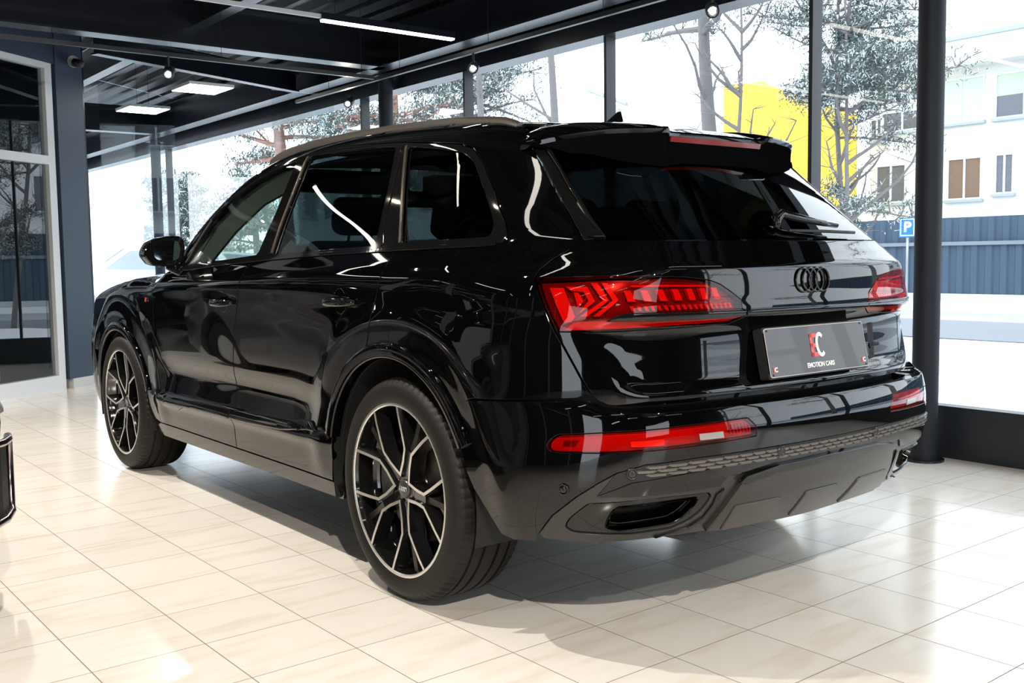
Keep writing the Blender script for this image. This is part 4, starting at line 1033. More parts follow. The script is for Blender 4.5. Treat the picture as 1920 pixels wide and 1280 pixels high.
# facade: header, glass, mullions, sill frame, columns
def wallbox(name, a, b, m): return struct(MB().box(a, b).build(name, m))
wallbox('wall_right', (-9, YF-.10, 2.87), (17, YF+.10, 3.7), STEEL)
wallbox('wall_right_end', (-9, YF-.12, 0), (-6.5, YF+.12, 2.87), DARKW)
wallbox('trim_20', (-9, YF-.05, 0), (17, YF+.05, .30), FRAME)
xs_m = [1.015-1.88*k for k in range(-3, 6)]+[12.55, 16.9]
nw = 0
xs_m = sorted(xs_m)
for i, x in enumerate(xs_m):
    w = .028 if i % 3 else .028
    nw += 1
    struct(MB().box((x-w/2, YF-.05, .30), (x+w/2, YF+.05, 2.87)).build('trim_%d' % (30+i), FRAME))
    if i < len(xs_m)-1:
        g = MB().add([(x+w/2, YF, .30), (xs_m[i+1]-w/2, YF, .30), (xs_m[i+1]-w/2, YF, 2.87), (x+w/2, YF, 2.87)], [(0, 1, 2, 3)]).build('window_%d' % (i+1), GLAZ, kind='structure')
def column(x, y=-2.6):
    c = tag(empty('steel_column', (x, y, 0)), '', 'column', None)
    MB().lathe([(.072, 0), (.072, 3.0)], 40).build('shaft', mat('matt_dark_steel', (.010, .013, .020), .6, 0, 0, .3), c, sm=True)
    MB().lathe([(.001, .012), (.11, .012), (.11, 0)], 32).build('base_plate', STEEL, c)
    MB().box((-.11, -.11, 2.985), (.11, .11, 3.0)).build('head_plate', STEEL, c)
    return c
for x, lab in ((.115, 'thick round dark steel column right of the black car, beside the big window'), (5.90, 'round dark steel column behind the roof of the black car, left of its rear side window'), (12.55, 'distant round dark steel column seen left of the black car, above its door mirror')):
    c = column(x); c['label'] = lab
# doormat grate outside is stuff
# ------------------------------------------------------------------ angled wall with the white glass door
AW = radians(-53.7); dW = Vector((cos(AW), sin(AW), 0)); P0 = Vector((7.237, .2, 0)); nW = Vector((-sin(AW), cos(AW), 0))
nW = -nW if nW.dot(Vector((-1, 0, 0))) < 0 else nW      # points into the room
WM = Matrix(((dW.x, -nW.x, 0, P0.x), (dW.y, -nW.y, 0, P0.y), (0, 0, 1, 0), (0, 0, 0, 1)))   # local x along wall, y away from the room
def wb(name, a, b, m, par=None): return MB().box(a, b, 0, WM).build(name, m, par)
struct(wb('wall_front', (.03, -.04, .09), (.40, .25, 3.6), PILB)); struct(wb('wall_end', (.40, 0, .0), (.47, .22, 3.6), STEEL))
struct(wb('baseboard_front', (.06, -.055, 0), (.38, .20, .092), PLINTH)); struct(wb('baseboard_end', (.40, -.03, 0), (.46, .2, .092), PLINTH))
struct(wb('wall_above', (-6.0, -.03, 3.03), (.03, .22, 3.7), PILB))
dr = empty('door_1'); dr['kind'] = 'structure'
for k in range(5):
    x1 = -.0-1.45*k; x0 = x1-1.45
    fr = MB().box((x0, -.02, 0), (x0+.07, .05, 3.03), 0, WM).box((x1-.09, -.02, 0), (x1, .05, 3.03), 0, WM).box((x0+.07, -.02, 0), (x1-.09, .05, .14), 0, WM).box((x0+.07, -.02, 2.975), (x1-.09, .05, 3.03), 0, WM).box((x0+.07, -.02, 2.10), (x1-.09, .05, 2.18), 0, WM)
    fr.build('door_frame', WHF, dr)
    MB().add([tuple(WM @ Vector(p)) for p in ((x0+.07, .02, .14), (x1-.09, .02, .14), (x1-.09, .02, 2.975), (x0+.07, .02, 2.975))], [(0, 1, 2, 3)]).build('door_glass', glassy('dark_door_glass', (.55, .62, .66), .16) if k == 0 else MATS['dark_door_glass'], dr)
# dim hall behind the door, side wall added to hide the bright outdoors
MB().box((-8, 2.2, 0), (.4, 2.3, 3.6), 0, WM).box((.30, .25, 0), (.40, 2.3, 3.6), 0, WM).build('wall_hall', mat('grey_hall_wall', (.05, .06, .07), .7), kind='structure')
# frameless glass pane beyond the wall end
pn = MB().box((.72, .02, .0), (2.0, .032, 3.0), 0, WM).build('window_40', glassy('pane_glass', (.90, .94, .95), .03), kind='structure')
vp = MB().box((7.0, -2.62, 0), (7.012, -1.9, 2.95)).build('window_41', MATS['pane_glass'], kind='structure')
# walls behind and to the left of the camera (seen only as reflections in the paint)
WHW = mat('white_painted_wall', (.50, .49, .47), .7)
struct(MB().box((-9, 7.4, 0), (-5.7, 7.6, 3.7)).box((-3.7, 7.4, 0), (6, 7.6, 3.7)).box((-5.7, 7.4, 2.95), (-3.7, 7.6, 3.7)).build('wall_left', DARKW))
struct(MB().box((-9.2, YF, 0), (-9, 7.6, .9)).box((-9.2, YF, 2.9), (-9, 7.6, 3.7)).box((-9.2, -2.8, .9), (-9, -1.0, 2.9)).box((-9.2, 3.4, .9), (-9, 7.6, 2.9)).build('wall_back', DARKW))
struct(MB().box((13.9, YF, 0), (14.1, 4, 3.7)).build('wall_far', mat('pale_far_wall', (.30, .33, .38), .7)) if False else MB().box((16.8, YF, 2.9), (17, 7.6, 3.7)).box((16.8, 1.5, 0), (17, 7.6, 3.0)).build('wall_far', DARKW))
struct(MB().box((3.3, 7.30, .8), (5.2, 7.38, 2.9)).build('wall_banner', mat('red_wall_panel', (.16, .006, .008), .5)))
for i, x in enumerate((-2.6, -.6, 1.2, 2.9)):
    struct(MB().box((x-.06, 7.28, 0), (x+.06, 7.36, 2.9)).box((x-.06, 7.28, 2.1), (x+1.7, 7.36, 2.2)).build('trim_%d' % (60+i), WHF))
dk = tag(empty('reception_desk', (2.1, 6.2, 0)), 'low pale reception desk seen only mirrored in the side of the black car', 'desk')
MB().box((-1.0, -.35, 0), (1.0, .35, .95)).build('desk_body', WHW, dk); MB().box((-1.08, -.42, .95), (1.08, .42, 1.0)).build('desk_top', mat('desk_top_grey', (.12, .11, .1), .3), dk)

# ------------------------------------------------------------------ lamps
LED = emis('led_white', (1.0, .95, .86), 9); LEDP = emis('led_panel_white', (1.0, .96, .88), 11)
def linear(x, y0, y1, z, lab, group=None, watts=None):
    t = tag(empty('linear_lamp', (x, (y0+y1)/2, z)), lab, 'lamp', group); h = (y1-y0)/2
    MB().box((-.028, -h, .012), (.028, h, .062)).build('lamp_body', STEEL, t)
    MB().box((-.026, -h+.01, -.002), (.026, h-.01, .0115)).build('diffuser', LED, t)
    for s in (-1, 1): MB().tube([(0, s*h*.8, .06), (0, s*h*.8, 3.57-z)], .002, 5).build('suspension_cable', FLAT, t)
    return t
linear(4.11, -2.18, -.958, 2.985, 'bright white linear lamp hanging above the roof of the black car')
linear(4.11, .26, 1.48, 2.985, 'white linear lamp at the top edge of the picture, left of the other one')
tb = tag(empty('lighting_rail', (4.11, 0, 2.985)), 'thin dark rail joining the two white linear lamps under the ceiling', 'rail')
MB().box((-.012, -.958, .02), (.012, .26, .05)).build('rail_body', WHF, tb)
NG = 'linear lamps over the near part of the showroom'
for x in (1.96, -.19, -2.34, -4.49, -6.6):
    for y0 in (-1.45, .92, 3.4, 5.8):
        linear(x, y0, y0+1.22, 2.985, 'white linear lamp of the rows hanging over the near part of the showroom', NG)
for y0 in (1.66, 4.1): linear(4.11, y0, y0+1.22, 2.985, 'white linear lamp of the rows hanging over the near part of the showroom', NG)
def ledpanel(cx, cy, z, w, d, lab, g=None):
    t = tag(empty('ceiling_panel_lamp', (cx, cy, z)), lab, 'lamp', g)
    MB().box((-w/2, -d/2, 0), (w/2, d/2, .03)).build('lamp_frame', WHF, t); MB().box((-w/2+.01, -d/2+.01, -.004), (w/2-.01, d/2-.01, -.0005)).build('diffuser', LEDP, t)
    for s in (-1, 1): MB().tube([(s*w*.4, 0, .03), (s*w*.4, 0, 3.57-z)], .002, 5).build('suspension_cable', FLAT, t)
ledpanel(7.37, -1.31, 2.95, .52, .47, 'square white ceiling panel lamp, the nearer one above the left window')
ledpanel(9.14, -1.29, 2.95, .50, .47, 'square white ceiling panel lamp, the farther one beside the blue wall')
def track(name, a, b, lab):
    t = tag(empty(name, a), lab, 'track'); a = Vector(a); b = Vector(b); d = b-a; L = d.length; d.normalize(); s = Vector((0, 0, 1)).cross(d)
    M = Matrix(((d.x, s.x, 0, 0), (d.y, s.y, 0, 0), (0, 0, 1, 0), (0, 0, 0, 1)))
    MB().box((0, -.017, 0), (L, .017, .032), 0, M).build('track_profile', FRAME, t)
    k = 0
    while k*1.3+.4 < L:
        p = d*(k*1.3+.4); MB().tube([tuple(p+Vector((0, 0, .03))), tuple(p+Vector((0, 0, 3.57-a.z)))], .0022, 5).build('suspension_cable', FLAT, t); k += 1
    return t
track('lighting_track', (-6, -2.08, 2.80), (6.8, -2.08, 2.80), 'thin dark lighting track hanging along the big window, carrying two glaring spotlights')
track('lighting_track', (5.15, 2.4, 2.80), (5.15, -2.02, 2.80), 'thin dark lighting track crossing the room at upper left, below the big steel beam')
HOT = emis('spot_light_source', (1.0, .86, .62), 700)
def spot(loc, aim, lab, power=60, size=.9, col=(1, .92, .82), vis=True, g=None):
    t = tag(empty('spotlight', loc), lab, 'spotlight', g)
    d = (Vector(aim)-Vector(loc)).normalized(); q = d.to_track_quat('Z', 'Y').to_matrix().to_4x4()
    MB().lathe([(.030, .055), (.040, .055), (.042, .050), (.042, -.06), (.030, -.085), (.001, -.09)], 28, q).build('spot_housing', FRAME, t, sm=True, angle=.6)
    MB().lathe([(.001, .046), (.020, .046)], 20, q).build('spot_lens', HOT, t)
    MB().tube([(0, 0, 0), (0, 0, max(.05, 2.81-loc[2]))], .010, 8).build('spot_stem', FRAME, t)
    ld = bpy.data.lights.new('spot_beam', 'SPOT'); ld.energy = power; ld.color = col; ld.spot_size = size; ld.spot_blend = .8; ld.shadow_soft_size = .02
    lo = bpy.data.objects.new('spot_beam', ld); COL.objects.link(lo); lo.parent = t
    lo.matrix_local = Matrix.Translation(d*.06) @ d.to_track_quat('-Z', 'Y').to_matrix().to_4x4()
    return t
CAMP = (-2.99, 2.8, 1.18)
spot((3.70, -2.08, 2.69), (.6, .8, 1.2), 'small glaring spotlight on the track right above the roof rail of the black car', 25)
spot((1.24, -2.08, 2.66), (-1.6, .9, 1.0), 'small glaring spotlight at the top right, in front of the snowy trees', 25)
spot((5.15, -.16, 2.68), (1.2, 1.9, .3), 'glaring spotlight at upper left, the brightest star-shaped one', 60)
spot((6.1, -2.30, 2.74), (2.6, 1.4, .4), 'small glaring spotlight beside the round column, left of the roof rail', 30)
gg = 'spotlights over the near part of the showroom'  # first spot inferred from the car's shadow, the rest added to light the floor
for loc, aim, pw, sz in (((-3.4, 2.7, 2.75), (-.6, 1.0, 0), 400, 2.3), ((-4.6, .6, 2.75), (-2.2, -.4, 0), 90, 1.9), ((.2, 1.75, 2.75), (.6, 1.6, 0), 130, 2.2), ((2.6, 1.75, 2.75), (2.8, 1.5, 0), 170, 2.2), ((4.9, 1.9, 2.75), (4.8, 1.4, 0), 170, 2.2)):
    spot(loc, aim, 'unseen spotlight placed to light the near part of the showroom', pw, sz, g=gg)
# security camera
sc_ = tag(empty('security_camera', tuple(WM @ Vector((.21, -.10, 3.08)))), 'small white and black security camera at the top of the blue wall panel', 'camera')
MB().lathe([(.055, 0), (.055, .02), (.045, .035), (.001, .04)], 24, Matrix.Rotation(radians(90), 4, 'Y') @ Matrix.Translation((0, 0, -.02))).build('camera_base', mat('white_plastic', (.7, .7, .7), .35), sc_, sm=True)
MB().tube([(-.02, 0, -.005), (-.09, -.05, -.03)], [.034, .036], 18).build('camera_body', FLAT, sc_, sm=True)
# cream crate behind the glass door
cb_ = tag(empty('crate', tuple(WM @ Vector((-.80, .35, .0)))), 'cream box with slatted front standing behind the glass door at the left edge', 'box')
cb_.rotation_euler = (0, 0, AW)
MB().box((-.22, -.15, .14), (.22, .15, .50)).build('box_body', mat('cream_board', (.62, .58, .42), .6), cb_, bevel=.01)
mb = MB()
for k in range(4): mb.box((-.19+.1*k, -.156, .2), (-.12+.1*k, -.151, .44))
mb.build('box_slats', mat('cream_board_dark', (.42, .40, .28), .6), cb_)

# ------------------------------------------------------------------ grey car cut by the left edge
gc = tag(empty('estate_car', (2.75, 2.925, 0)), 'corner of a grey car with a black air intake at the left picture edge', 'car')
GPNT = mat('silver_grey_paint', (.20, .19, .20), .25, .6, 1.0)
def gcar():
    L0, L1, W_ = 1.00, 5.6, .93
    def ring(z, inset, n=64, x0=L0, x1=L1, w=W_, e=9.0):
        cx, hx = (x0+x1)/2, (x1-x0)/2-inset; hw = w-inset*.5; out = []
        for k in range(n):
            a = 2*pi*k/n; c_, s_ = cos(a), sin(a); r_ = (abs(c_)**e+abs(s_)**e)**(-1/e); out.append((cx-3.2+hx*c_*r_, hw*s_*r_, z))
        return out
    lv = [(.20, .16), (.26, .05), (.40, .0), (.55, .015), (.66, .0), (.74, .02), (.80, .07), (.86, .16), (.92, .36), (.95, .6)]
    mb = MB(); vs = []
    for z, i_ in lv: vs += ring(z, i_)
    n = 64; mb.add(vs, [(i*n+j, i*n+(j+1) % n, (i+1)*n+(j+1) % n, (i+1)*n+j) for i in range(len(lv)-1) for j in range(n)]+[tuple(reversed(range(n))), tuple((len(lv)-1)*n+j for j in range(n))])
    bo = mb.build('car_body', GPNT, gc, sm=True, angle=.9)
    cy = MB()
    for x in (-1.35, 1.5):
        for s in (-1, 1): cy.lathe([(.001, -.20), (.385, -.20), (.385, .20), (.001, .20)], 40, Matrix.Translation((x, s*.90, .34)) @ Matrix.Rotation(pi/2, 4, 'X'))
    co_ = cy.build('cutter', FLAT); bo2 = bpy.data.objects.new('tmp', bo.data.copy()); COL.objects.link(bo2)
    md = bo2.modifiers.new('b', 'BOOLEAN'); md.operation = 'DIFFERENCE'; md.object = co_; md.solver = 'EXACT'; bpy.context.view_layer.update()
    me2 = bpy.data.meshes.new_from_object(bo2.evaluated_get(bpy.context.evaluated_depsgraph_get())); bpy.data.objects.remove(bo2); bpy.data.objects.remove(co_)
    bo.data = me2; me2.set_sharp_from_angle(angle=.9)
    lv = [(.93, 0), (1.15, .18), (1.35, .42), (1.43, .62), (1.45, .9)]; mb = MB(); vs = []
    for z, i_ in lv: vs += ring(z, i_, x0=2.2, x1=5.3, w=.86-.10*(z-.93))
    mb.add(vs, [(i*n+j, i*n+(j+1) % n, (i+1)*n+(j+1) % n, (i+1)*n+j) for i in range(len(lv)-1) for j in range(n)]+[tuple((len(lv)-1)*n+j for j in range(n))]); mb.build('cabin_glass', GBLK, gc, sm=True)
    # intake wrapping the near corner
    def cpt(a, z, off):
        e = 9.0; c_, s_ = cos(a), sin(a); r_ = (abs(c_)**e+abs(s_)**e)**(-1/e); return (3.3-3.2+(2.3+off)*c_*r_, (W_+off)*s_*r_, z)
    mb = MB(); fr = MB(); A = [radians(a) for a in np.linspace(196, 229, 14)]
    lo = [.30+.05*k/13 for k in range(14)]; hi = [.64-.05*k/13 for k in range(14)]
    vs = [cpt(a, lo[i], .004) for i, a in enumerate(A)]+[cpt(a, hi[i], .004) for i, a in enumerate(A)]
    mb.add(vs, [(i, i+1, 14+i+1, 14+i) for i in range(13)]); mb.build('air_intake', FLAT, gc)
    pth = [cpt(a, lo[i], .012) for i, a in enumerate(A)]+[cpt(a, hi[i], .012) for i, a in reversed(list(enumerate(A)))]
    fr.tube(pth+[pth[0]], .013, 8).build('intake_frame', mat('pinkish_chrome', (.45, .38, .40), .2, 1.0), gc, sm=True)
    mb = MB(); A2 = [radians(a) for a in np.linspace(200, 232, 12)]
    vs = [cpt(a, .69, .004-.0*i) for i, a in enumerate(A2)]+[cpt(a, .765, -.03) for i, a in enumerate(A2)]
    mb.add(vs, [(i, i+1, 12+i+1, 12+i) for i in range(11)]); mb.build('headlight', mat('headlight_clear', (.6, .62, .66), .1, .7), gc, sm=True)
    for x, y in ((-1.35, .77), (-1.35, -.77), (1.5, .77), (1.5, -.77)):
        M = Matrix.Translation((x, y, .34)) @ Matrix.Rotation(pi/2, 4, 'X')
        MB().lathe([(.20, -.11), (.30, -.12), (.34, -.09), (.34, .09), (.30, .12), (.20, .11)], 48, M, closed=True).build('tyre', RUB, gc, sm=True, angle=.6)
        MB().lathe([(.21, -.10), (.05, -.08), (.001, -.08)], 32, M).lathe([(.21, .10), (.05, .08), (.001, .08)], 32, M).build('wheel_disc', ALU, gc, sm=True)
gcar()
# ------------------------------------------------------------------ outdoors: snowy street, fence, buildings, trees
def snow_mat():
    m = mat('snowy_ground', (.75, .78, .82), .8); nt = m.node_tree; b = nt.nodes['Principled BSDF']; N = nt.nodes.new; L = nt.links.new
    tc = N('ShaderNodeTexCoord'); mp = N('ShaderNodeMapping'); mp.inputs['Scale'].default_value = (.25, 1.3, 1); L(tc.outputs['Object'], mp.inputs[0])
    ns = N('ShaderNodeTexNoise'); ns.inputs['Scale'].default_value = 1.6; ns.inputs['Detail'].default_value = 8; L(mp.outputs[0], ns.inputs['Vector'])
    cr = N('ShaderNodeValToRGB'); e = cr.color_ramp.elements; e[0].position = .36; e[0].color = (.30, .33, .38, 1); e[1].position = .50; e[1].color = (.80, .84, .88, 1); L(ns.outputs[0], cr.inputs[0]); L(cr.outputs[0], b.inputs['Base Color'])
    return m
GND = MB().add([(-60, YF-.05, -.14), (120, YF-.05, -.14), (120, -120, -.14), (-60, -120, -.14)], [(0, 3, 2, 1)]).build('ground', snow_mat(), kind='structure')
MB().add([(17, YF-.05, -.14), (120, YF-.05, -.14), (120, 80, -.14), (17, 80, -.14)], [(0, 1, 2, 3)]).build('ground_side', SNOW, kind='structure')
gr = MB()
for k in range(60):
    gr.box((-8+.42*k-.19, -4.35, -.13), (-8+.42*k+.19, -2.95, -.09))
gr.build('entrance_grating', mat('steel_grating', (.16, .17, .18), .5, .5), kind='structure')
def noisy_bank(name, y0, y1, h, m, lab, cat, x0=-25, x1=60, nx=140, ny=8):
    mb = MB(); vs = []
    for i in range(nx+1):
        x = x0+(x1-x0)*i/nx
        for j in range(ny+1):
            t = j/ny; y = y0+(y1-y0)*t+.25*noise.noise(Vector((x*.4, y0, t*2))); z = -.14+h*sin(pi*t)*(.7+.6*noise.noise(Vector((x*.7, y0*3, t*3)))) 
            vs.append((x, y, z))
    mb.add(vs, [(i*(ny+1)+j, i*(ny+1)+j+1, (i+1)*(ny+1)+j+1, (i+1)*(ny+1)+j) for i in range(nx) for j in range(ny)])
    o = mb.build(name, m, sm=True); tag(o, lab, cat); return o
noisy_bank('snow_bank', -8.4, -10.9, .20, SNOW, 'low ridge of heaped snow along the near side of the dark road', 'snow', x1=40)
noisy_bank('snow_bank', -5.6, -7.6, .10, SNOW, 'flat band of trodden snow nearest the shop window', 'snow', x1=18)
struct(MB().box((-25, -16, -.139), (60, -12.0, -.125)).build('road', ROAD))
kerb = tag(MB().box((-25, -20.2, -.14), (60, -16.2, .02)).build('pavement', mat('snowy_pavement', (.50, .54, .58), .8)), 'snow-dusted pavement strip in front of the grey fence', 'pavement')
low = tag(MB().box((-25, -22.2, -.14), (60, -21.7, .12)).build('low_wall', mat('snowy_low_wall', (.45, .47, .48), .8)), 'low snow-topped concrete wall at the foot of the grey fence', 'wall')
fc = tag(empty('corrugated_fence', (15, -24, 0)), 'long blue-grey corrugated metal fence across the street', 'fence')
mb = MB(); ps = []; x = -40
while x < 40: ps += [(x, 0), (x+.16, 0), (x+.20, -.05), (x+.36, -.05)]; x += .40
for lo_, hi_ in ((-.2, 1.38),): 
    vs = [(a, b, lo_) for a, b in ps]+[(a, b, hi_) for a, b in ps]; n = len(ps); mb.add(vs, [(i, i+1, n+i+1, n+i) for i in range(n-1)])
FN = mat('blue_grey_fence_metal', (.035, .065, .105), .6)
mb.build('lower_sheet', FN, fc)
mb = MB(); vs = [(a, b-.1, 1.44) for a, b in ps]+[(a, b-.1, 2.12) for a, b in ps]; mb.add(vs, [(i, i+1, n+i+1, n+i) for i in range(n-1)]); mb.build('upper_sheet', FN, fc)
MB().box((-40, -.06, 1.36), (40, .06, 1.46)).build('fence_rail', mat('fence_rail_grey', (.16, .19, .22), .6), fc)
MB().box((-40, .04, -.10), (40, .12, .0)).build('snow_strip', SNOW, fc)
# parking sign
sg = tag(empty('parking_sign', (11.24, -21.0, 0)), 'blue square parking sign with white letter P, left of the thick column', 'sign')
sg.rotation_euler = (0, 0, radians(20))
BLU = mat('traffic_blue', (.01, .16, .62), .5)
MB().tube([(0, -.03, -.1), (0, -.03, 2.0)], .03, 10).build('sign_post', mat('galvanised_post', (.3, .32, .34), .4, .6), sg, sm=True)
MB().box((-.20, -.01, 1.57), (.20, .01, 2.06)).build('sign_board', BLU, sg)
MB().box((-.17, .011, 1.60), (.17, .014, 2.03)).build('sign_border', WHITE, sg); MB().box((-.145, .015, 1.625), (.145, .018, 2.005)).build('sign_face', BLU, sg)
text('P', .36, WHITE, Matrix.Translation((0, .02, 1.815)) @ Matrix(((-1, 0, 0, 0), (0, 0, 1, 0), (0, 1, 0, 0), (0, 0, 0, 1))), sg, bold=.01)
# white building with windows (facade plane y = -36)
WB_ = mat('white_render', (.62, .64, .65), .8); ROOFE = mat('roof_edge_grey', (.30, .36, .40), .6); WINF = mat('window_frame_white', (.6, .62, .65), .5)
WGL = mat('window_dark', (.10, .11, .14), .15); WGL2 = mat('window_brownish', (.16, .11, .09), .3); WBL = mat('pale_green_blind', (.42, .55, .42), .6); LGREEN = mat('pale_green_panel', (.45, .60, .50), .7)
wb_ = tag(empty('office_building', (18, -36, 0)), 'long white office building with rows of windows behind the grey fence', 'building')
MB().box((-26, -14, -.2), (4.0, 0, 8.25)).build('building_wall', WB_, wb_)
MB().box((-26, -14.5, 8.25), (4.0, .9, 9.20)).build('roof_fascia', mat('fascia_white', (.60, .63, .64), .8), wb_); MB().box((-26.2, -14.5, 9.20), (4.0, 1.0, 9.36)).build('roof_edge', ROOFE, wb_)
def win(par, x0, x1, z0, z1, m, split=True, pane2=None, y=0.):
    w = empty('window', parent=par)
    MB().box((x0, y-.12, z0), (x1, y+.01, z1)).build('window_pane', m, w)
    f = MB(); t = .07
    f.box((x0-t, y-.02, z0-t), (x0, y+.06, z1+t)).box((x1, y-.02, z0-t), (x1+t, y+.06, z1+t)).box((x0, y-.02, z1), (x1, y+.06, z1+t)).box((x0, y-.02, z0-t), (x1, y+.06, z0))
    if split: f.box(((x0+x1)/2-.04, y-.01, z0), ((x0+x1)/2+.04, y+.05, z1))
    f.build('window_frame', WINF, w); MB().box((x0-.15, y, z0-t-.10), (x1+.15, y+.18, z0-t)).build('window_sill', ROOFE, w)
    if pane2: MB().box((x0, y+.005, (z0+z1)/2), (x1, y+.02, z1)).build('window_blind', pane2, w)
for x0, x1 in ((-.82, .46),): win(wb_, x0, x1, 3.28, 4.78, WGL2)
win(wb_, -2.05, -1.45, 3.42, 4.80, WGL); win(wb_, 2.35, 3.6, 3.3, 4.75, WGL); win(wb_, -.85, .9, 6.25, 7.85, LGREEN); win(wb_, -2.4, -1.4, 6.25, 7.80, WGL, False, WBL)
win(wb_, -5.3, -3.6, 3.4, 4.8, WGL2); win(wb_, -5.3, -3.6, 6.2, 7.8, WGL); win(wb_, 1.6, 3.4, 6.2, 6.9, WGL); win(wb_, 3.4, 3.9, 5.9, 6.7, WGL)
for k in range(5): win(wb_, -9.5-4*k, -7.8-4*k, 3.4, 4.8, WGL); win(wb_, -9.5-4*k, -7.8-4*k, 6.2, 7.8, WGL)
# yellow wing
YEL = mat('yellow_render', (.85, .56, .06), .8)
yw = tag(empty('yellow_wing', (21.9, -34.95, 0)), 'bright yellow gable wall of the wing in front of the white building', 'building')
MB().add([(0, 0, 1.9), (0, 8.4, 1.9), (0, 8.4, 7.3), (0, 6.2, 7.65), (0, 2.7, 7.15), (0, 0, 6.95), (9, 0, 1.9), (9, 8.4, 1.9), (9, 8.4, 7.3), (9, 6.2, 7.65), (9, 2.7, 7.15), (9, 0, 6.95)],
         [(0, 1, 2, 3, 4, 5), (6, 11, 10, 9, 8, 7), (2, 8, 9, 3), (3, 9, 10, 4), (4, 10, 11, 5), (1, 7, 8, 2), (0, 5, 11, 6)]).build('yellow_wall', YEL, yw)
MB().box((-.02, 8.41, -.2), (9, 8.47, 7.3)).build('end_wall', WB_, yw)
MB().box((.05, 0, -.2), (9, 8.35, 1.9)).build('lower_wall', WB_, yw)
for k, (a, b, m_) in enumerate(((.6, 1.3, WGL), (2.0, 4.2, mat('pink_window', (.55, .30, .33), .5)), (5.2, 6.6, WGL), (7.2, 8.1, WGL))): MB().box((0, a, 1.95-.9), (.06, b, 1.85)).build('ground_floor_window', m_, yw)
MB().box((-.12, -.02, 6.9), (.3, 9.5, 7.02)).build('gutter', ROOFE, yw) if False else None
fb_ = tag(empty('apartment_block', (44, -27.5, 0)), 'pale distant block with window strips left of the yellow wall, above the car roof', 'building')
MB().box((-11, -6, -.2), (14, 0, 6.6)).build('block_wall', WB_, fb_); MB().box((-11.2, -6.2, 6.6), (14.2, .2, 6.85)).build('roof_edge', ROOFE, fb_)
for k in range(9): win(fb_, -10.2+2.7*k, -8.6+2.7*k, 4.0, 5.6, WGL, True, WBL if k % 2 else None)
hb = tag(empty('distant_house', (58, -9.5, 0)), 'faint pale house far down the street at the left, seen past the door mirror', 'building')
MB().box((-6, -6, -.2), (10, 3, 4.2)).build('house_wall', WB_, hb); MB().add([(-6.5, -6.5, 4.2), (10.5, -6.5, 4.2), (10.5, 3.5, 4.2), (-6.5, 3.5, 4.2), (-4, -1.5, 6.0), (8, -1.5, 6.0)], [(0, 1, 5, 4), (2, 3, 4, 5), (1, 2, 5), (3, 0, 4), (0, 3, 2, 1)]).build('house_roof', SNOW, hb)
for k in range(5): MB().box((-5+2.6*k, 3, 1.2), (-3.9+2.6*k, 3.05, 2.6)).build('house_window', WGL, hb)
fe2 = tag(empty('slatted_fence', (35, -7.5, 0)), 'pale garden fence with posts behind the parked white cars at the left', 'fence')
for k in range(16): MB().box((-8+1.3*k, -.05, -.1), (-7.88+1.3*k, .05, 1.5)).build('fence_post', mat('post_grey', (.28, .30, .30), .7), fe2)
MB().box((-8, -.02, .1), (12, .02, 1.35)).build('fence_panel', mat('snowy_panel', (.50, .52, .53), .8), fe2)
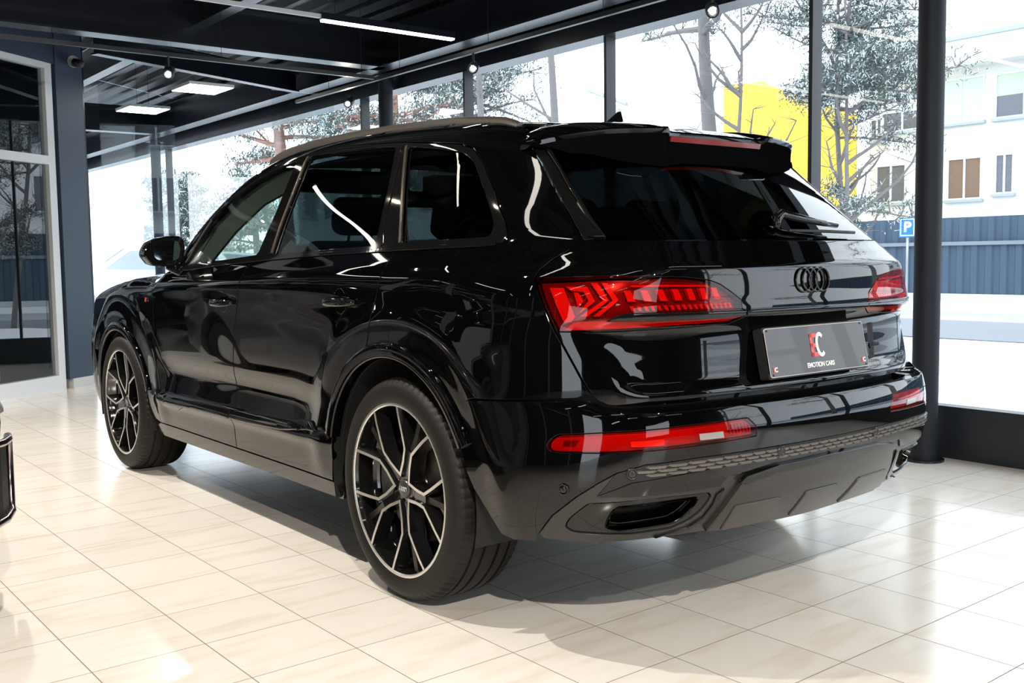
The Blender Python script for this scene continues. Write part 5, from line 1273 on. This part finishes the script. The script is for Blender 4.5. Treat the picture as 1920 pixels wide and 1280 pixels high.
# trees
BARK = mat('grey_bark', (.16, .15, .15), .9); BARKP = mat('reddish_pine_bark', (.32, .17, .13), .9)
NEED = mat('pine_needles', (.055, .085, .075), .8); NEEDS = mat('snow_on_needles', (.55, .60, .62), .8)
def tree(loc, h, r0, lab, crowns=(), bare=0, lean=(0, 0), bark=BARK, seed=1, name='pine_tree', cat='tree', g=None, leaf=.05, fork=False):
    rnd_ = random.Random(seed); t = tag(empty(name, loc), lab, cat, g)
    tr = MB(); pts = []; n = 10
    for i in range(n+1):
        s = i/n; pts.append((lean[0]*s+.10*h*.12*sin(s*5+seed), lean[1]*s+.08*h*.12*cos(s*4+seed), h*s))
    tr.tube(pts, [r0*(1-.72*i/n) for i in range(n+1)], 10)
    br = MB(); fo = MB(); nb_ = 0
    def at(s):
        k = min(n-1, int(s*n)); f = s*n-k; return Vector(pts[k]).lerp(Vector(pts[k+1]), f)
    for (s, L, ang, elev, dens_) in crowns:
        a = at(s); d = Vector((cos(ang)*cos(elev), sin(ang)*cos(elev), sin(elev))); ps = [a]; q = a.copy(); dd = d.copy()
        for i in range(6):
            dd = (dd+Vector((rnd_.uniform(-.18, .18), rnd_.uniform(-.18, .18), rnd_.uniform(-.10, .14)))).normalized(); q = q+dd*L/6; ps.append(q.copy())
        br.tube(ps, [r0*.30*(1-.85*i/6)+.006 for i in range(7)], 6)
        for i in range(2, 7):
            for _ in range(3):
                sd = Vector((rnd_.uniform(-1, 1), rnd_.uniform(-1, 1), rnd_.uniform(-.3, .9))).normalized()*L*rnd_.uniform(.10, .28); e = ps[i]+sd
                br.tube([ps[i], (ps[i]+e)/2+Vector((0, 0, .03)), e], [.012, .008, .004], 4)
                for _ in range(int(dens_)):
                    c_ = ps[i].lerp(e, rnd_.uniform(.3, 1.15))+Vector([rnd_.gauss(0, .06*L) for _ in range(3)]); nd = Vector([rnd_.gauss(0, 1) for _ in range(3)]).normalized()
                    w_ = nd.orthogonal().normalized()*leaf*.14; l_ = nd*leaf*rnd_.uniform(.8, 1.7)
                    fo.add([c_-w_, c_+w_, c_+l_+w_*.3, c_+l_-w_*.3], [(0, 1, 2, 3)], 1 if rnd_.random() < .28 else 0)
    for k in range(bare):
        s = rnd_.uniform(.25, .95); a = at(s); ang = rnd_.uniform(0, 2*pi); L = h*rnd_.uniform(.12, .28)*(1.2-s*.5); q = a; ps = [a]; dd = Vector((cos(ang), sin(ang), .7)).normalized()
        for i in range(5):
            dd = (dd+Vector((rnd_.uniform(-.25, .25), rnd_.uniform(-.25, .25), rnd_.uniform(-.05, .2)))).normalized(); q = q+dd*L/5; ps.append(q.copy())
        br.tube(ps, [.030*(1-.8*i/5)+.003 for i in range(6)], 5)
        for i in range(1, 6):
            for _ in range(3):
                e = ps[i]+Vector((rnd_.uniform(-1, 1), rnd_.uniform(-1, 1), rnd_.uniform(-.1, 1))).normalized()*L*rnd_.uniform(.1, .3); br.tube([ps[i], e], [.006, .002], 4)
    tr.build('trunk', bark, t, sm=True)
    if br.v: br.build('branches', bark, t)
    if fo.v: fo.build('needles', [NEED, NEEDS], t, fix=False, kind='stuff')
    return t
R_ = random.Random(3)
def crown(n, s0, s1, L, a0=0, a1=2*pi, el=.05, dens_=26): return [(R_.uniform(s0, s1), L*R_.uniform(.6, 1.15), R_.uniform(a0, a1), el+R_.uniform(-.15, .2), dens_) for _ in range(n)]
tree((8.2, -10.2, -.14), 7.5, .17, 'thick pine trunk behind the window, above the right half of the roof', crown(12, .55, .98, 2.3), 6, (.1, .1), BARK, 4)
tree((5.9, -10.6, -.14), 6.0, .055, 'slender leaning tree with dense needles just left of the thick column', crown(30, .50, .92, 1.35, dens_=34), 14, (.5, -.2), BARK, 5)
tree((5.35, -10.0, -.14), 5.2, .045, 'slender crooked tree with snowy low branches in front of the yellow wall', crown(10, .30, .40, 1.0, el=-.05, dens_=24)+crown(18, .66, .9, 1.3, dens_=34), 10, (.45, .0), BARK, 6)
tree((7.1, -9.2, -.14), 5.0, .05, 'thin bare tree forking in front of the yellow wall, left of the window post', (), 22, (-.2, 0), BARK, 7, name='bare_tree')
tree((12.6, -10.6, -.14), 8.5, .12, 'bare grey trunk rising behind the roof, left of the shark fin aerial', (), 4, (.5, 0), BARK, 8, name='bare_tree')
tree((16.3, -11.3, -.14), 8.5, .13, 'bare grey trunk behind the roof rail, farther left of the other bare trunk', (), 4, (-.3, 0), BARK, 9, name='bare_tree')
tree((21.7, -9.1, -.14), 9.5, .22, 'pine with reddish trunk at the left, right above the front of the roof rail', crown(26, .38, .75, 2.6, dens_=30), 2, (.2, 0), BARKP, 10, leaf=.10)
tree((19.6, -11.4, -.14), 9.0, .20, 'reddish pine beside the thin window post, just left of the round column', crown(30, .40, .85, 2.4, dens_=30), 2, (0, .2), BARKP, 11, leaf=.10)
tree((23.5, -16.0, -.14), 9.0, .22, 'bushy dark pine seen right of the round column, over the roof rail', crown(34, .35, .85, 2.6, dens_=30), 2, (0, 0), BARK, 12, leaf=.10)
for i, (x, y, h) in enumerate(((60, -20, 6.5), (70, -24, 8), (78, -14, 6), (50, -21, 6), (88, -20, 9))):
    tree((x, y, -.14), h, .25, 'faint snowy tree far down the street at the left', crown(22, .3, .9, 2.6, dens_=16), 3, (0, 0), BARK, 20+i, g='distant snowy trees', leaf=.25)
# trees that only the paint mirrors, beyond the window behind the camera
for i, (x, y, h) in enumerate(((-4.5, -10.5, 8), (-9.5, -12, 9), (-14, -8, 8), (-.5, -14, 8))):
    tree((x, y, -.14), h, .18, 'snowy pine outside the window, mirrored in the tailgate of the black car', crown(18, .35, .95, 2.4, dens_=26), 8, (.2, .1), BARK, 40+i, g='pines mirrored in the tailgate', leaf=.07)
# street lamp
sl = tag(empty('street_lamp', (11.2, -11.0, -.14)), 'slim street lamp with a long flat head, above the car roof left of the aerial', 'street lamp')
MB().tube([(0, 0, 0), (0, 0, 3.9), (.05, .02, 4.1)], [.05, .035, .03], 10).build('lamp_post', mat('lamp_grey', (.35, .38, .36), .5), sl, sm=True)
MB().box((-.10, -.10, 0), (.10, .10, .07), 0, Matrix.Translation((.25, .15, 4.32)) @ Matrix.Rotation(radians(35), 4, 'Z') @ Matrix.Rotation(radians(-22), 4, 'Y') @ Matrix.Diagonal((4.2, 1, 1, 1))).build('lamp_head', mat('lamp_head_grey', (.40, .44, .42), .5), sl, bevel=.02)
# parked cars outside, snow covered
WCAR = mat('white_car_paint', (.75, .78, .80), .2, 0, 1); CGL = mat('car_window_blueish', (.10, .13, .20), .6, 0, 0, .1)
def simple_car(loc, rz, lab, m, k=1.):
    t = tag(empty('hatchback_car', loc, rz), lab, 'car')
    sec = [(-2.1, .35), (-2.15, .75), (-2.0, 1.0), (-1.6, 1.42), (-.4, 1.52), (.5, 1.46), (1.15, 1.05), (1.95, .88), (2.15, .65), (2.15, .35), (1.75, .30)]
    mb = MB(); ws = [(-.86, .0), (-.80, .06), (.80, .06), (.86, .0)]; vs = []
    for y, d in ((-.84, .10), (-.88, .0), (.88, .0), (.84, .10)):
        for x, z in sec: vs.append((x*(1-d*.08), y*(1-.16*max(0, z-.95)/.55), z*k))
    n = len(sec); mb.add(vs, [(i*n+j, i*n+(j+1) % n, (i+1)*n+(j+1) % n, (i+1)*n+j) for i in range(3) for j in range(n)]+[tuple(range(n)), tuple(3*n+j for j in reversed(range(n)))])
    mb.build('car_body', m, t, bevel=.05)
    for s in (1, -1):
        w = [(-1.75, .98), (-1.50, 1.36), (-.4, 1.45), (.42, 1.40), (.98, 1.03)]
        MB().add([(x, s*(.89*(1-.16*max(0, z-.95)/.55)+.006), z*k) for x, z in w], [tuple(range(5))]).build('side_windows', CGL, t)
        for x in (-1.35, 1.4): MB().lathe([(.30, -.1), (.32, -.08), (.32, .08), (.30, .1), (.001, .1)], 24, Matrix.Translation((x, s*.80, .32)) @ Matrix.Rotation(-s*pi/2, 4, 'X')).build('wheel', RUB, t, sm=True, angle=.5)
    MB().add([(1.12, -.70, 1.10*k), (1.12, .70, 1.10*k), (.56, .62, 1.46*k), (.56, -.62, 1.46*k)], [(0, 1, 2, 3)]).build('windshield', CGL, t)
    return t
simple_car((22.2, -5.7, -.14), radians(70), 'white car parked outside in the snow, seen left of the door mirror', WCAR, 1.15)
simple_car((30.5, -10.6, -.14), radians(75), 'second white car outside, half hidden behind the nearer one', WCAR, 1.1)

# ------------------------------------------------------------------ sky and render look
w = bpy.data.worlds.new('world'); scene.world = w; w.use_nodes = True; bg = w.node_tree.nodes['Background']
bg.inputs[0].default_value = (.86, .93, 1.0, 1); bg.inputs[1].default_value = 3.0
vs_ = scene.view_settings; vs_.view_transform = 'Standard'; vs_.look = 'None'; vs_.gamma = 1; vs_.use_curve_mapping = False; vs_.exposure = 0.55
scene.cycles.max_bounces = 8; scene.cycles.transparent_max_bounces = 24; scene.cycles.glossy_bounces = 5; scene.cycles.diffuse_bounces = 3; scene.cycles.caustics_reflective = False; scene.cycles.caustics_refractive = False
scene.cycles.use_denoising = True; scene.cycles.sample_clamp_indirect = 6
